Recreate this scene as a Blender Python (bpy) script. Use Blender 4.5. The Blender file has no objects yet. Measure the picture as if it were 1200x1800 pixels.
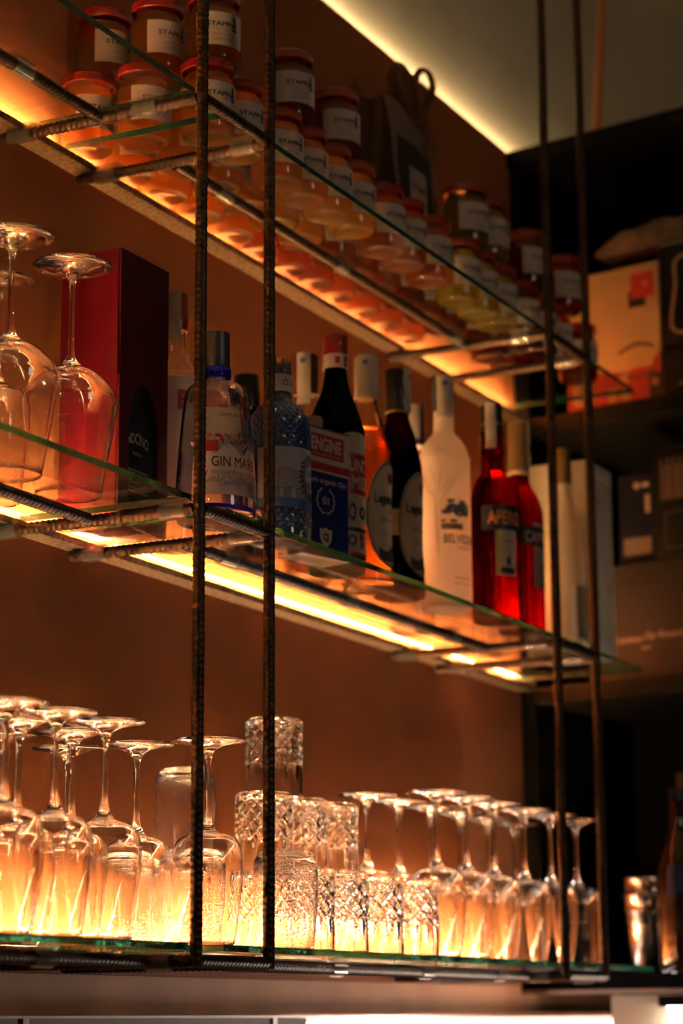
import bpy, bmesh, math, random
from mathutils import Matrix, Vector
random.seed(7)
PI = math.pi
def rad(a): return a * PI / 180
C = bpy.context.scene.collection
SC = bpy.context.scene

# ------------------------------------------------------------------ camera
Z0 = 1.15                                   # the camera's height above the floor
cd = bpy.data.cameras.new('camera'); cam = bpy.data.objects.new('camera', cd); C.objects.link(cam)
R_ = Vector((.4527, -.8917, -.0062)).normalized()
F_ = Vector((.8707, .4422, .2153)).normalized()
R_ = (R_ - F_ * R_.dot(F_)).normalized(); U_ = R_.cross(F_)
m = Matrix((( R_.x, U_.x, -F_.x), (R_.y, U_.y, -F_.y), (R_.z, U_.z, -F_.z))).to_4x4()
m.translation = Vector((-2.1394, -1.5423, Z0))
cam.matrix_world = m
cd.sensor_fit = 'VERTICAL'; cd.sensor_height = 36; cd.sensor_width = 24; cd.lens = 81.0
cd.clip_start = .05
cd.dof.use_dof = True; cd.dof.focus_distance = 2.62; cd.dof.aperture_fstop = 4.0
SC.camera = cam

# ------------------------------------------------------------------ light and exposure
SC.view_settings.view_transform = 'Standard'; SC.view_settings.look = 'None'
SC.view_settings.gamma = 1; SC.view_settings.use_curve_mapping = False
SC.view_settings.exposure = 0.0
w = bpy.data.worlds.new('world'); SC.world = w; w.use_nodes = True
w.node_tree.nodes['Background'].inputs[0].default_value = (.9, .62, .42, 1)
w.node_tree.nodes['Background'].inputs[1].default_value = .012
LED_SHELF = (1350, (1, .60, .22))              # strength, colour of the strips behind the shelves
LED_COVE = (100, (1, .72, .34))
def area(name, loc, target, size, energy, col, sy=None):
    l = bpy.data.lights.new(name, 'AREA'); l.energy = energy; l.color = col; l.size = size
    if sy: l.shape = 'RECTANGLE'; l.size_y = sy
    o = bpy.data.objects.new(name, l); C.objects.link(o); o.location = loc
    o.rotation_euler = (Vector(target) - Vector(loc)).to_track_quat('-Z', 'Y').to_euler()
    return o
area('room_lamp_glow', (-.4, -3.2, 2.35), (.7, 0, 1.9),   .5, 4.0, (1, .80, .62))
area('room_lamp_spark', (-2.6, -.7, 2.3), (.3, -.2, 2.0), .12, 1.0, (1, .80, .62))
area('counter_lamp', (1.5, -.5, Z0 - .30), (1.05, 0, Z0 + .03), .25, 5.6, (1, .80, .66))
cy = SC.cycles
cy.max_bounces = 20; cy.transmission_bounces = 18; cy.transparent_max_bounces = 32
cy.diffuse_bounces = 4; cy.glossy_bounces = 8
cy.caustics_reflective = True; cy.caustics_refractive = True
cy.sample_clamp_indirect = 40; cy.blur_glossy = .6
cy.use_denoising = True

# ------------------------------------------------------------------ materials
def mat(name, col=(.5, .5, .5), rough=.5, metal=0, **k):
    M = bpy.data.materials.new(name); M.use_nodes = True
    b = M.node_tree.nodes['Principled BSDF']
    b.inputs['Base Color'].default_value = (*col, 1); b.inputs['Roughness'].default_value = rough
    b.inputs['Metallic'].default_value = metal
    for kk, v in k.items():
        b.inputs[kk.replace('_', ' ')].default_value = v
    return M
def noise_col(M, c1, c2, scale=40, detail=6, bump=0, bscale=None, dist=.001, lo=.35, hi=.65):
    nt = M.node_tree; b = nt.nodes['Principled BSDF']
    tc = nt.nodes.new('ShaderNodeTexCoord'); n = nt.nodes.new('ShaderNodeTexNoise')
    n.inputs['Scale'].default_value = scale; n.inputs['Detail'].default_value = detail
    nt.links.new(tc.outputs['Object'], n.inputs['Vector'])
    r = nt.nodes.new('ShaderNodeValToRGB'); r.color_ramp.elements[0].color = (*c1, 1); r.color_ramp.elements[1].color = (*c2, 1)
    r.color_ramp.elements[0].position = lo; r.color_ramp.elements[1].position = hi
    nt.links.new(n.outputs['Fac'], r.inputs['Fac']); nt.links.new(r.outputs['Color'], b.inputs['Base Color'])
    if bump: add_bump(M, bump, bscale or scale, dist)
    return M
def add_bump(M, strength, scale, dist=.001, vor=False):
    nt = M.node_tree
    b = nt.nodes.get('Principled BSDF') or [x for x in nt.nodes if x.type == 'BSDF_GLASS'][0]
    tc = nt.nodes.new('ShaderNodeTexCoord')
    n = nt.nodes.new('ShaderNodeTexVoronoi' if vor else 'ShaderNodeTexNoise'); n.inputs['Scale'].default_value = scale
    bp = nt.nodes.new('ShaderNodeBump'); bp.inputs['Strength'].default_value = strength; bp.inputs['Distance'].default_value = dist
    nt.links.new(tc.outputs['Object'], n.inputs['Vector'])
    if vor:
        r = nt.nodes.new('ShaderNodeValToRGB'); r.color_ramp.elements[0].color = (1, 1, 1, 1); r.color_ramp.elements[1].color = (0, 0, 0, 1)
        r.color_ramp.elements[1].position = .3
        nt.links.new(n.outputs['Distance'], r.inputs['Fac']); nt.links.new(r.outputs['Color'], bp.inputs['Height'])
    else: nt.links.new(n.outputs['Fac'], bp.inputs['Height'])
    nt.links.new(bp.outputs['Normal'], b.inputs['Normal'])
def emit(name, col, s):
    M = bpy.data.materials.new(name); M.use_nodes = True; nt = M.node_tree; nt.nodes.clear()
    e = nt.nodes.new('ShaderNodeEmission'); e.inputs[0].default_value = (*col, 1); e.inputs[1].default_value = s
    o = nt.nodes.new('ShaderNodeOutputMaterial'); nt.links.new(e.outputs[0], o.inputs[0]); return M
def glass(name, col=(1, 1, 1), rough=0, ior=1.48):
    M = bpy.data.materials.new(name); M.use_nodes = True; nt = M.node_tree; nt.nodes.clear()
    g = nt.nodes.new('ShaderNodeBsdfGlass'); g.inputs['Color'].default_value = (*col, 1)
    g.inputs['Roughness'].default_value = rough; g.inputs['IOR'].default_value = ior
    o = nt.nodes.new('ShaderNodeOutputMaterial'); nt.links.new(g.outputs[0], o.inputs[0]); return M
def thin(name, tint=(1, 1, 1), ior=1.5, rough=.02, haze=0, hcol=(.8, .8, .8)):
    """a thin clear sheet: lets light straight through and mirrors at grazing angles"""
    M = bpy.data.materials.new(name); M.use_nodes = True; nt = M.node_tree; nt.nodes.clear()
    t = nt.nodes.new('ShaderNodeBsdfTransparent'); t.inputs[0].default_value = (*tint, 1)
    g = nt.nodes.new('ShaderNodeBsdfGlossy'); g.inputs['Roughness'].default_value = rough
    lw = nt.nodes.new('ShaderNodeLayerWeight'); lw.inputs[0].default_value = .5
    pw = nt.nodes.new('ShaderNodeMath'); pw.operation = 'POWER'; pw.inputs[1].default_value = 5; nt.links.new(lw.outputs['Facing'], pw.inputs[0])
    f = nt.nodes.new('ShaderNodeMath'); f.operation = 'MULTIPLY_ADD'; f.inputs[1].default_value = .92; f.inputs[2].default_value = ((ior - 1) / (ior + 1)) ** 2; nt.links.new(pw.outputs[0], f.inputs[0])
    mx = nt.nodes.new('ShaderNodeMixShader'); nt.links.new(f.outputs[0], mx.inputs[0])
    src = t
    if haze:
        d = nt.nodes.new('ShaderNodeBsdfDiffuse'); d.inputs[0].default_value = (*hcol, 1)
        m2 = nt.nodes.new('ShaderNodeMixShader'); m2.inputs[0].default_value = haze
        nt.links.new(t.outputs[0], m2.inputs[1]); nt.links.new(d.outputs[0], m2.inputs[2]); src = m2
    nt.links.new(src.outputs[0], mx.inputs[1]); nt.links.new(g.outputs[0], mx.inputs[2])
    o = nt.nodes.new('ShaderNodeOutputMaterial'); nt.links.new(mx.outputs[0], o.inputs[0]); return M
def sheer(name, col, trans=.5, rough=.5):
    """paper, plastic or jam that lets light soak through: diffuse + translucent"""
    M = bpy.data.materials.new(name); M.use_nodes = True; nt = M.node_tree; nt.nodes.clear()
    d = nt.nodes.new('ShaderNodeBsdfPrincipled'); d.inputs['Base Color'].default_value = (*col, 1); d.inputs['Roughness'].default_value = rough
    t = nt.nodes.new('ShaderNodeBsdfTranslucent'); t.inputs[0].default_value = (*col, 1)
    mx = nt.nodes.new('ShaderNodeMixShader'); mx.inputs[0].default_value = trans
    nt.links.new(d.outputs[0], mx.inputs[1]); nt.links.new(t.outputs[0], mx.inputs[2])
    o = nt.nodes.new('ShaderNodeOutputMaterial'); nt.links.new(mx.outputs[0], o.inputs[0]); return M
M_wall = noise_col(mat('terracotta_paint', rough=.7, Specular_IOR_Level=.25), (.27, .085, .03), (.33, .11, .04), 3, 4)
add_bump(M_wall, .25, 260, .0012)
M_splash = noise_col(mat('cement_render', rough=.6), (.46, .20, .10), (.56, .28, .155), 9, 8, .15, 120)
M_ceil = noise_col(mat('ceiling_plaster', rough=.9), (.52, .47, .38), (.60, .54, .44), 2, 5)
M_floor = mat('dark_floor', (.06, .05, .045), .6)
M_rebar = noise_col(mat('rusty_iron', rough=.42, metal=.55), (.018, .009, .005), (.075, .036, .018), 130, 8, .5, 500, .0006)
M_prof = noise_col(mat('weathered_profile', rough=.5, metal=.2), (.10, .07, .05), (.33, .22, .14), 160, 8, .3, 300, .0005)
M_black = mat('black_laminate', (.0022, .002, .0019), .6, Specular_IOR_Level=.05)
M_blackin = mat('black_shelf_inside', (.0015, .0014, .0013), .8, Specular_IOR_Level=.03)
M_blackedge = mat('worn_black_edge', (.006, .005, .0045), .5, Specular_IOR_Level=.15)
M_led = emit('warm_led', LED_SHELF[1], LED_SHELF[0])
M_led2 = emit('warm_led_bright', LED_SHELF[1], LED_SHELF[0] * 7)
M_led0 = emit('warm_led_top', LED_SHELF[1], LED_SHELF[0] * .68)
M_led1 = emit('warm_led_middle', LED_SHELF[1], LED_SHELF[0] * 1.0)
M_led3 = emit('warm_led_diffuser', (1, .76, .42), 115)
M_cove = emit('cove_led', LED_COVE[1], LED_COVE[0])
M_white_led = emit('cool_led', (1, .90, .92), 12)
M_alu = mat('aluminium', (.55, .5, .48), .3, 1)
M_pane = thin('shelf_glass', (.965, .985, .97), 1.5, .01)
M_edge = mat('green_glass_edge', (.004, .085, .052), .08, Transmission_Weight=.25, IOR=1.5, Coat_Weight=.6)
add_bump(M_edge, .35, 90, .002)
M_glass = glass('clear_glass')
M_wet = glass('wet_glass', (1, 1, 1), .03); add_bump(M_wet, .5, 260, .0008, True)
M_cut = glass('cut_crystal', (1, 1, 1), .0, 1.52)
M_jarglass = thin('jar_glass', (.97, .97, .94), 1.5, .03)
M_sleeve = thin('clear_plastic', (.86, .84, .80), 1.6, .12, .10, (.8, .74, .66))
M_lid = noise_col(mat('red_lid_enamel', rough=.3, Coat_Weight=.5), (.24, .010, .009), (.30, .014, .011), 20)
M_paper = mat('label_paper', (.52, .45, .41), .7)
M_ink = mat('black_ink', (.012, .011, .011), .5)
M_tan = mat('tan_ink', (.36, .17, .09), .6)
M_redink = mat('red_ink', (.34, .016, .014), .5)
M_stamp = sheer('tax_stamp_paper', (.55, .50, .45), .35)
M_stampblue = mat('stamp_blue', (.10, .10, .30), .6)
def jam(name, col, sat=.5):
    M = mat(name, tuple(c * .5 for c in col), .25, Transmission_Weight=.72, IOR=1.36, Subsurface_Weight=.7, Subsurface_Radius=(1, .5, .25), Subsurface_Scale=.012)
    nt = M.node_tree; b = nt.nodes['Principled BSDF']
    t = nt.nodes.new('ShaderNodeBsdfTranslucent'); t.inputs[0].default_value = (*col, 1)
    mx = nt.nodes.new('ShaderNodeMixShader'); mx.inputs[0].default_value = .38
    o = nt.nodes['Material Output']
    nt.links.new(b.outputs[0], mx.inputs[1]); nt.links.new(t.outputs[0], mx.inputs[2]); nt.links.new(mx.outputs[0], o.inputs[0])
    return M
JAM = {'apricot': jam('apricot_jam', (.74, .32, .045)), 'yellow': jam('yellow_jam', (.84, .44, .05)),
       'strawberry': jam('strawberry_jam', (.55, .13, .055)), 'pistachio': jam('pistachio_cream', (.60, .50, .07)),
       'cherry': jam('cherry_jam', (.32, .02, .025)), 'peach': jam('peach_jam', (.70, .23, .08))}

# ------------------------------------------------------------------ mesh helpers
def link(name, me, M, parent=None, sharp=35, smooth=True):
    if isinstance(me, bmesh.types.BMesh):
        bm = me; me = bpy.data.meshes.new(name); bm.to_mesh(me); bm.free()
    o = bpy.data.objects.new(name, me); C.objects.link(o)
    if M is not None:
        for mm in (M if isinstance(M, (list, tuple)) else [M]): me.materials.append(mm)
    if smooth and len(me.polygons):
        me.polygons.foreach_set('use_smooth', [True] * len(me.polygons)); me.set_sharp_from_angle(angle=rad(sharp))
    if parent: o.parent = parent
    return o
def tag(o, label, cat, group=None):
    o['label'] = label; o['category'] = cat
    if group: o['group'] = group
    return o
def thing(name, label, cat, loc=(0, 0, 0), rz=0, group=None):
    o = bpy.data.objects.new(name, None); C.objects.link(o); o.empty_display_size = .02
    o.location = loc; o.rotation_euler = (0, 0, rz)
    return tag(o, label, cat, group)
def struct(o): o['kind'] = 'structure'; return o
def dup(root, loc, rz=0, label=None, group=None, jammat=None):
    def cp(o, par):
        c = o.copy(); C.objects.link(c)
        if par: c.parent = par
        for ch in list(o.children): cp(ch, c)
        return c
    r = cp(root, None); r.location = loc; r.rotation_euler = (0, 0, rz)
    if label: r['label'] = label
    if group: r['group'] = group
    return r
def lathe(prof, segs=64, bm=None, closed=False, rf=None):
    bm = bm or bmesh.new(); rings = []
    for r, z in prof:
        if r < 1e-6: rings.append([bm.verts.new((0, 0, z))])
        else:
            rings.append([bm.verts.new(((r + (rf(2 * PI * i / segs, z, r) if rf else 0)) * math.cos(2 * PI * i / segs), (r + (rf(2 * PI * i / segs, z, r) if rf else 0)) * math.sin(2 * PI * i / segs), z)) for i in range(segs)])
    n = len(rings)
    for k in range(n if closed else n - 1):
        a, b = rings[k], rings[(k + 1) % n]
        for i in range(segs):
            j = (i + 1) % segs
            if len(a) == 1 and len(b) == 1: break
            if len(a) == 1: bm.faces.new((a[0], b[j], b[i]))
            elif len(b) == 1: bm.faces.new((a[i], a[j], b[0]))
            else: bm.faces.new((a[i], a[j], b[j], b[i]))
    bm.normal_update()
    return bm
def fix(bm): bmesh.ops.recalc_face_normals(bm, faces=bm.faces[:]); return bm
def box(x0, x1, y0, y1, z0, z1, bm=None, bev=0):
    bm = bm or bmesh.new(); r = bmesh.ops.create_cube(bm, size=1)
    for v in r['verts']:
        v.co = Vector(((x0 + x1) / 2 + v.co.x * (x1 - x0), (y0 + y1) / 2 + v.co.y * (y1 - y0), (z0 + z1) / 2 + v.co.z * (z1 - z0)))
    if bev:
        es = list({e for v in r['verts'] for e in v.link_edges})
        bmesh.ops.bevel(bm, geom=es, offset=bev, segments=3, profile=.5, affect='EDGES')
    return bm
def smoothprof(pts, n=6):
    """Catmull-Rom through (r,z) points"""
    out = []
    P = [pts[0]] + list(pts) + [pts[-1]]
    for i in range(1, len(P) - 2):
        p0, p1, p2, p3 = P[i - 1], P[i], P[i + 1], P[i + 2]
        for k in range(n):
            t = k / n
            out.append(tuple(max(0, .5 * ((2 * p1[j]) + (-p0[j] + p2[j]) * t + (2 * p0[j] - 5 * p1[j] + 4 * p2[j] - p3[j]) * t * t + (-p0[j] + 3 * p1[j] - 3 * p2[j] + p3[j]) * t ** 3)) if j == 0 else
                             .5 * ((2 * p1[j]) + (-p0[j] + p2[j]) * t + (2 * p0[j] - 5 * p1[j] + 4 * p2[j] - p3[j]) * t * t + (-p0[j] + 3 * p1[j] - 3 * p2[j] + p3[j]) * t ** 3) for j in (0, 1)))
    out.append(tuple(pts[-1])); return out
def patch(rf, a0, a1, z0, z1, bm=None, n=28, nz=6, off=.0004, th=0):
    """a piece of a surface of revolution r=rf(z); z0/z1 numbers or functions of t in 0..1 along the width; degrees"""
    bm = bm or bmesh.new(); f0 = z0 if callable(z0) else (lambda t: z0); f1 = z1 if callable(z1) else (lambda t: z1)
    g = []
    for i in range(n + 1):
        t = i / n; a = rad(a0 + (a1 - a0) * t); row = []
        for k in range(nz + 1):
            z = f0(t) + (f1(t) - f0(t)) * k / nz; r = rf(z) + off
            row.append(bm.verts.new((r * math.cos(a), r * math.sin(a), z)))
        g.append(row)
    for i in range(n):
        for k in range(nz): bm.faces.new((g[i][k], g[i + 1][k], g[i + 1][k + 1], g[i][k + 1]))
    return bm
def disc_on(rf, az, zc, ra, rb, bm=None, n=24, off=.0006, inner=0):
    """ellipse (half widths ra, rb) or ring laid on the surface at azimuth az (deg)"""
    bm = bm or bmesh.new()
    def pt(u, v): 
        r = rf(zc + v) + off; a = rad(az) + u / r; return bm.verts.new((r * math.cos(a), r * math.sin(a), zc + v))
    o = [pt(ra * math.cos(2 * PI * i / n), rb * math.sin(2 * PI * i / n)) for i in range(n)]
    if inner:
        q = [pt(inner * ra * math.cos(2 * PI * i / n), inner * rb * math.sin(2 * PI * i / n)) for i in range(n)]
        for i in range(n): bm.faces.new((o[i], o[(i + 1) % n], q[(i + 1) % n], q[i]))
    else: bm.faces.new(o)
    return bm
_tc = {}
def text_bm(s, h, width=None, bold=0, shear=0, space=1):
    """flat lettering centred on 0,0 in the XZ plane facing -Y; h = cap height"""
    copies = 1
    if 'M' in s and bold: copies, bw, bold = 3, bold, 0            # this glyph does not survive an outline offset
    cu = bpy.data.curves.new('t', 'FONT'); cu.body = s; cu.size = 1; cu.align_x = 'CENTER'; cu.offset = bold; cu.shear = shear
    cu.space_character = space; cu.resolution_u = 3
    o = bpy.data.objects.new('t', cu); C.objects.link(o)
    bpy.context.view_layer.update()
    me = bpy.data.meshes.new_from_object(o.evaluated_get(bpy.context.evaluated_depsgraph_get()))
    bm = bmesh.new(); bm.from_mesh(me); bpy.data.meshes.remove(me); bpy.data.objects.remove(o); bpy.data.curves.remove(cu)
    k = h / .7
    if copies > 1:
        g = bm.verts[:] + bm.edges[:] + bm.faces[:]
        for dx, dy in ((bw, bw), (-bw, -bw), (bw, -bw), (-bw, bw)):
            r_ = bmesh.ops.duplicate(bm, geom=g)
            for v in r_['geom']:
                if isinstance(v, bmesh.types.BMVert): v.co += Vector((dx, dy, 0))
    xs = [v.co.x for v in bm.verts] or [0]; w0 = max(xs) - min(xs); cx = (max(xs) + min(xs)) / 2
    kx = width / w0 if width else k
    for v in bm.verts: v.co = Vector(((v.co.x - cx) * kx, 0, (v.co.y - .35) * k))
    bmesh.ops.triangulate(bm, faces=bm.faces[:])
    return bm
def wrap(bm, rf, az, zc, off=.0007, fan=0):
    """lay XZ-plane lettering on a surface of revolution, reading left to right from outside"""
    for v in bm.verts:
        z = zc + v.co.z + fan * v.co.x ** 2; r = rf(z) + off; a = rad(az) + v.co.x / r
        v.co = Vector((r * math.cos(a), r * math.sin(a), z))
    return bm
def flat(bm, mtx): bm.transform(mtx); return bm
def merge(*bms):
    out = bmesh.new(); 
    for b in bms:
        me = bpy.data.meshes.new('x'); b.to_mesh(me); b.free(); out.from_mesh(me); bpy.data.meshes.remove(me)
    return out

def rebar(p0, p1, r=.0066, M=None, phase=0):
    """ribbed reinforcing bar from p0 to p1"""
    p0, p1 = Vector(p0), Vector(p1); L = (p1 - p0).length; d = (p1 - p0).normalized()
    up = Vector((0, 0, 1)) if abs(d.z) < .9 else Vector((1, 0, 0)); x = d.cross(up).normalized(); y = d.cross(x)
    pitch = .0078; step = pitch / 5; n = max(2, int(L / step)); S = 16; bm = bmesh.new(); prev = None
    for k in range(n + 1):
        s = L * k / n; ring = []
        for i in range(S):
            a = 2 * PI * i / S; half = a % PI
            ph = ((s + phase) / pitch + (half / PI) * .9 * (1 if a < PI else -1)) % 1
            rib = max(0, math.cos((ph - .5) * 2 * PI)) ** 1.5 * math.sin(half) ** .6
            rr = r + .00115 * rib + (.0010 if i % (S // 2) == 0 else 0)
            ring.append(bm.verts.new(p0 + d * s + (x * math.cos(a) + y * math.sin(a)) * rr))
        if prev:
            for i in range(S): bm.faces.new((prev[i], prev[(i + 1) % S], ring[(i + 1) % S], ring[i]))
        else: bm.faces.new(ring[::-1])
        prev = ring
    bm.faces.new(prev); return bm
def sleeve(c, axis, L=.034, tab=True):
    """short clear plastic sleeve round a bar, with a flat tab against the glass"""
    bm = bmesh.new(); c = Vector(c); d = Vector(axis).normalized(); up = Vector((0, 0, 1)); x = d.cross(up).normalized()
    for sgn, r in ((1, .0098), (-1, .0083)):
        prev = None
        for s in (-L / 2, -L / 2 + .001, L / 2 - .001, L / 2):
            ring = [bm.verts.new(c + d * s + (x * math.cos(2 * PI * i / 24) + up * math.sin(2 * PI * i / 24)) * r) for i in range(24)]
            if prev:
                for i in range(24): bm.faces.new((prev[i], prev[(i + 1) % 24], ring[(i + 1) % 24], ring[i]))
            prev = ring
    bmesh.ops.recalc_face_normals(bm, faces=bm.faces[:])
    if tab:
        t = bmesh.new(); bmesh.ops.create_cube(t, size=1)
        for v in t.verts: v.co = c + d * (v.co.x * L * 1.25) + x * (v.co.y * .016) + up * (.0098 + v.co.z * .002 + .001)
        bm = merge(bm, t)
    return bm

# ------------------------------------------------------------------ room
ZT, ZM, ZB = Z0 + 1.035, Z0 + .552, Z0 + .0617        # bar centres of the three levels
UP = .020; TT, TM, TB = ZT + UP, ZM + UP, ZB + UP      # tops of the glass shelves
WALLTOP = Z0 + 1.564; CEIL = Z0 + 2.75
struct(link('wall_back', box(-2.2, 2.3, 0, .004, Z0 + .055, WALLTOP), M_wall, smooth=False))
struct(link('wall_behind', box(-2.3, 4.2, .018, .2, Z0 + .06, CEIL), M_ceil, smooth=False))
struct(link('wall_lower', box(-2.2, 2.05, .002, .2, 0, Z0 + .0545), M_splash, smooth=False))
struct(link('ceiling', box(-2.6, 4.4, -3.6, .2, CEIL, CEIL + .05), M_ceil, smooth=False))
struct(link('floor', box(-3.2, 4.4, -3.6, .2, -.05, 0), M_floor, smooth=False))
# orange batten on the upper wall
bm = bmesh.new(); bmesh.ops.create_cube(bm, size=1)
for v in bm.verts: v.co = Vector((2.075 + .168 * (v.co.z * .62 + .26), .014, Z0 + 1.87 + v.co.z * .56)) + Vector((v.co.x * .030, v.co.y * .006, 0))
struct(link('trim_1', bm, mat('orange_trim_paint', (.62, .19, .06), .5), smooth=False))
cv = link('cove_light', box(-2.1, 3.4, .0065, .0125, WALLTOP - .006, WALLTOP - .003), M_cove, smooth=False)
tag(cv, 'warm light strip hidden behind the top edge of the terracotta wall, below the ceiling', 'light strip')

# ------------------------------------------------------------------ wall profiles with light strips
WL = {'top': .00025, 'middle': .00028, 'bottom': .0004}
for nm, zt in (('top', TT), ('middle', TM), ('bottom', TB)):
    t = thing('wall_profile', 'brown weathered wall profile with a warm light strip behind the %s glass shelf' % nm, 'light strip', (0, 0, zt), 0, 'lit wall profiles')
    link('profile', box(-1.2, 1.575, -.030, 0, -.0125, -.0092), M_prof, t, smooth=False)
    link('light_shield', box(-1.2, 1.575, -.030, -.0288, -.0092, -.0041) if nm == 'middle' else merge(box(-1.2, 1.575, -.030, -.0288, -.0092, .0010 if nm == 'bottom' else -.0036), box(-1.2, 1.575, -.0288, -.0262, -.0040, -.0036)), M_prof, t, smooth=False)  # added lip: hides the strip from below, its overhang cuts upward light
    ls = box(-1.2, 1.39 if nm == 'bottom' else 1.56, -WL[nm], 0, 0, .0048); ls.transform(Matrix.Translation((0, -.0270, -.0090)) @ Matrix.Rotation(rad(0), 4, 'X'))
    link('light_strip', ls, {'top': M_led0, 'middle': M_led1, 'bottom': M_led2}[nm], t, smooth=False)
    if nm == 'bottom': link('diffuser', box(-1.2, 1.39, -.013, -.006, .0002, .0030), M_led3, t, smooth=False)

# ------------------------------------------------------------------ glass shelves
XP = (0, .160, 1.058, 1.220)
for nm, zt in (('top', TT), ('middle', TM), ('bottom', TB)):
    for side, x0, x1 in (('left', -1.2, .014), ('long right', .090, 1.49)):
        t = link('glass_shelf', box(x0, x1, -.262, -.0312, -.008, 0, bev=.0004), [M_pane, M_edge], None, smooth=False)
        for p in t.data.polygons: p.material_index = 0 if abs(p.normal.z) > .6 or p.normal.y > .5 else 1
        t.location = (0, 0, zt)
        tag(t, 'clear glass shelf with green edge, %s pane of the %s level' % (side, nm), 'shelf', 'glass shelf panes')

# ------------------------------------------------------------------ hanging reinforcing-bar frames
PY = -.28
def frame(xa, xb, label, sl):
    t = thing('hanging_frame', label, 'frame', ((xa + xb) / 2, PY, ZB), 0, 'hanging reinforcing bar frames')
    ox, oz = (xa + xb) / 2, ZB
    P = lambda x, y, z: (x - ox, y - PY, z - oz)
    for x in (xa, xb):
        link('post', rebar(P(x, PY, ZB - .006), P(x, PY, CEIL)), M_rebar, t, 60)
    for z in (ZT, ZM, ZB):
        link('crossbar', rebar(P(xa + .006, PY, z), P(xb - .006, PY, z), phase=.003), M_rebar, t, 60)
        for x in (xa, xb):
            link('bracket_bar', rebar(P(x, PY + .006, z), P(x, -.006, z), phase=.002), M_rebar, t, 60)
    for x, y, z in sl:
        link('plastic_sleeve', sleeve(P(x, y, z), (0, 1, 0), .032), M_sleeve, t, 50)
a, b, c_, d_ = XP
frame(a, b, 'rusty ribbed bar frame hanging at left, in front of the blue gin bottle',
      [(a, -.030, ZT), (a, -.205, ZT), (b, -.048, ZT), (b, -.245, ZT), (a, -.024, ZM), (a, -.248, ZM), (b, -.042, ZM), (b, -.245, ZM), (a, -.235, ZB), (b, -.245, ZB)])
frame(c_, d_, 'rusty ribbed bar frame hanging at right, in front of the white bottle',
      [(c_, -.030, ZT), (c_, -.235, ZT), (d_, -.245, ZT), (d_, -.045, ZM), (c_, -.034, ZM), (c_, -.248, ZM), (d_, -.245, ZM), (c_, -.24, ZB), (d_, -.245, ZB)])
def rod(x0, x1, y, z, label, sl):
    t = thing('support_rod', label, 'rod', (x0, y, z), 0, 'horizontal support rods under the glass')
    link('bar', rebar((0, 0, 0), (x1 - x0, 0, 0)), M_rebar, t, 60)
    for x in sl: link('plastic_sleeve', sleeve((x - x0, 0, 0), (1, 0, 0), .034), M_sleeve, t, 50)
rod(-1.2, -.007, -.143, ZT, 'ribbed iron rod under the left pane of the top glass shelf', [-.165])
rod(.167, 1.051, -.143, ZT, 'ribbed iron rod under the jam jars on the top glass shelf', [.285, .615, 1.005])
rod(-1.2, -.007, -.140, ZM, 'ribbed iron rod under the big wine glasses of the middle shelf', [-.30])
rod(.167, 1.051, -.165, ZM, 'ribbed iron rod under the bottles of the middle glass shelf', [.26, .59, .93])
rod(-1.2, -.007, -.22, ZB, 'ribbed iron rod under the left stemmed glasses of the bottom shelf', [-.36, -.2])
rod(.167, 1.051, -.22, ZB, 'ribbed iron rod under the crystal tumblers of the bottom shelf', [.44, .70, .95])

# ------------------------------------------------------------------ jam jars
def make_jar():
    t = thing('jam_jar', 'x', 'jar', (0, 0, 0))
    R = .0345
    body = [(0, .0022), (.020, .0016), (.0245, 0), (.029, .0006), (.0325, .004), (R, .010), (R, .066), (.0335, .071), (.0305, .0755), (.0292, .078), (.0292, .0795), (.0302, .0805), (.0292, .082), (.0292, .0855), (.030, .0865), (.0292, .0875)]
    link('glass_body', fix(lathe(body, 144, rf=lambda a_, z, r: .0006 * math.cos(48 * a_) if z < .0007 and r > .022 else 0)), M_jarglass, t)
    jm = [(0, .004), (.020, .0035), (.0255, .0022), (.030, .004), (.0322, .008), (.0332, .012), (.0332, .065), (.0318, .070), (.0288, .0745), (.0276, .077), (.0276, .081), (0, .081)]
    link('jam', fix(lathe(jm, 48)), JAM['apricot'], t)
    ld = [(0, .0972), (.024, .0972), (.0265, .0982), (.0310, .0980), (.0330, .0965), (.0332, .088), (.0337, .0868), (.0330, .0858), (.0315, .0856), (.0305, .0870), (.0305, .094), (0, .094)]
    link('lid', fix(lathe(ld, 56)), M_lid, t)
    rf = lambda z: R
    lb = link('label', patch(rf, -56, 56, .022, .066, n=30, nz=2, off=.0003), M_paper, t)
    tx = merge(wrap(text_bm('STAPPI', .0060, .0320, .022), rf, -6, .0500),
               wrap(text_bm('A', .0050, None, .03), rf, 28.5, .0478, .0011))
    # the bottle emblem at the end of the word
    sil = [(-.0036, 0), (.0036, 0), (.0036, .0085), (.0016, .0115), (.0016, .0155), (.0024, .0165), (.0011, .0185), (.0011, .020), (-.0011, .020), (-.0011, .0185), (-.0024, .0165), (-.0016, .0155), (-.0016, .0115), (-.0036, .0085)]
    bb_ = bmesh.new(); bb_.faces.new([bb_.verts.new((x, 0, z)) for x, z in sil]); bmesh.ops.triangulate(bb_, faces=bb_.faces[:])
    bb_ = wrap(bb_, rf, 28.5, .0425)
    link('lettering', merge(tx, bb_), M_ink, lb, smooth=False)
    link('small_lettering', merge(wrap(text_bm('WINE \u2022 FOOD \u2022 DRINKS', .0022, .030, 0), rf, -6, .0435),
         wrap(text_bm('CONFETTURA DI', .0036, .031, .0), rf, 0, .0362), wrap(text_bm('ALBICOCCHE', .0036, .027, .0), rf, 0, .0295)), M_tan, lb, smooth=False)
    wa = wrap(text_bm('A', .0042, None, .02), rf, 28.5, .0470, .0012); link('emblem_letter', wa, M_paper, lb, smooth=False)
    return t
jar0 = make_jar(); jar_used = [False]
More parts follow.
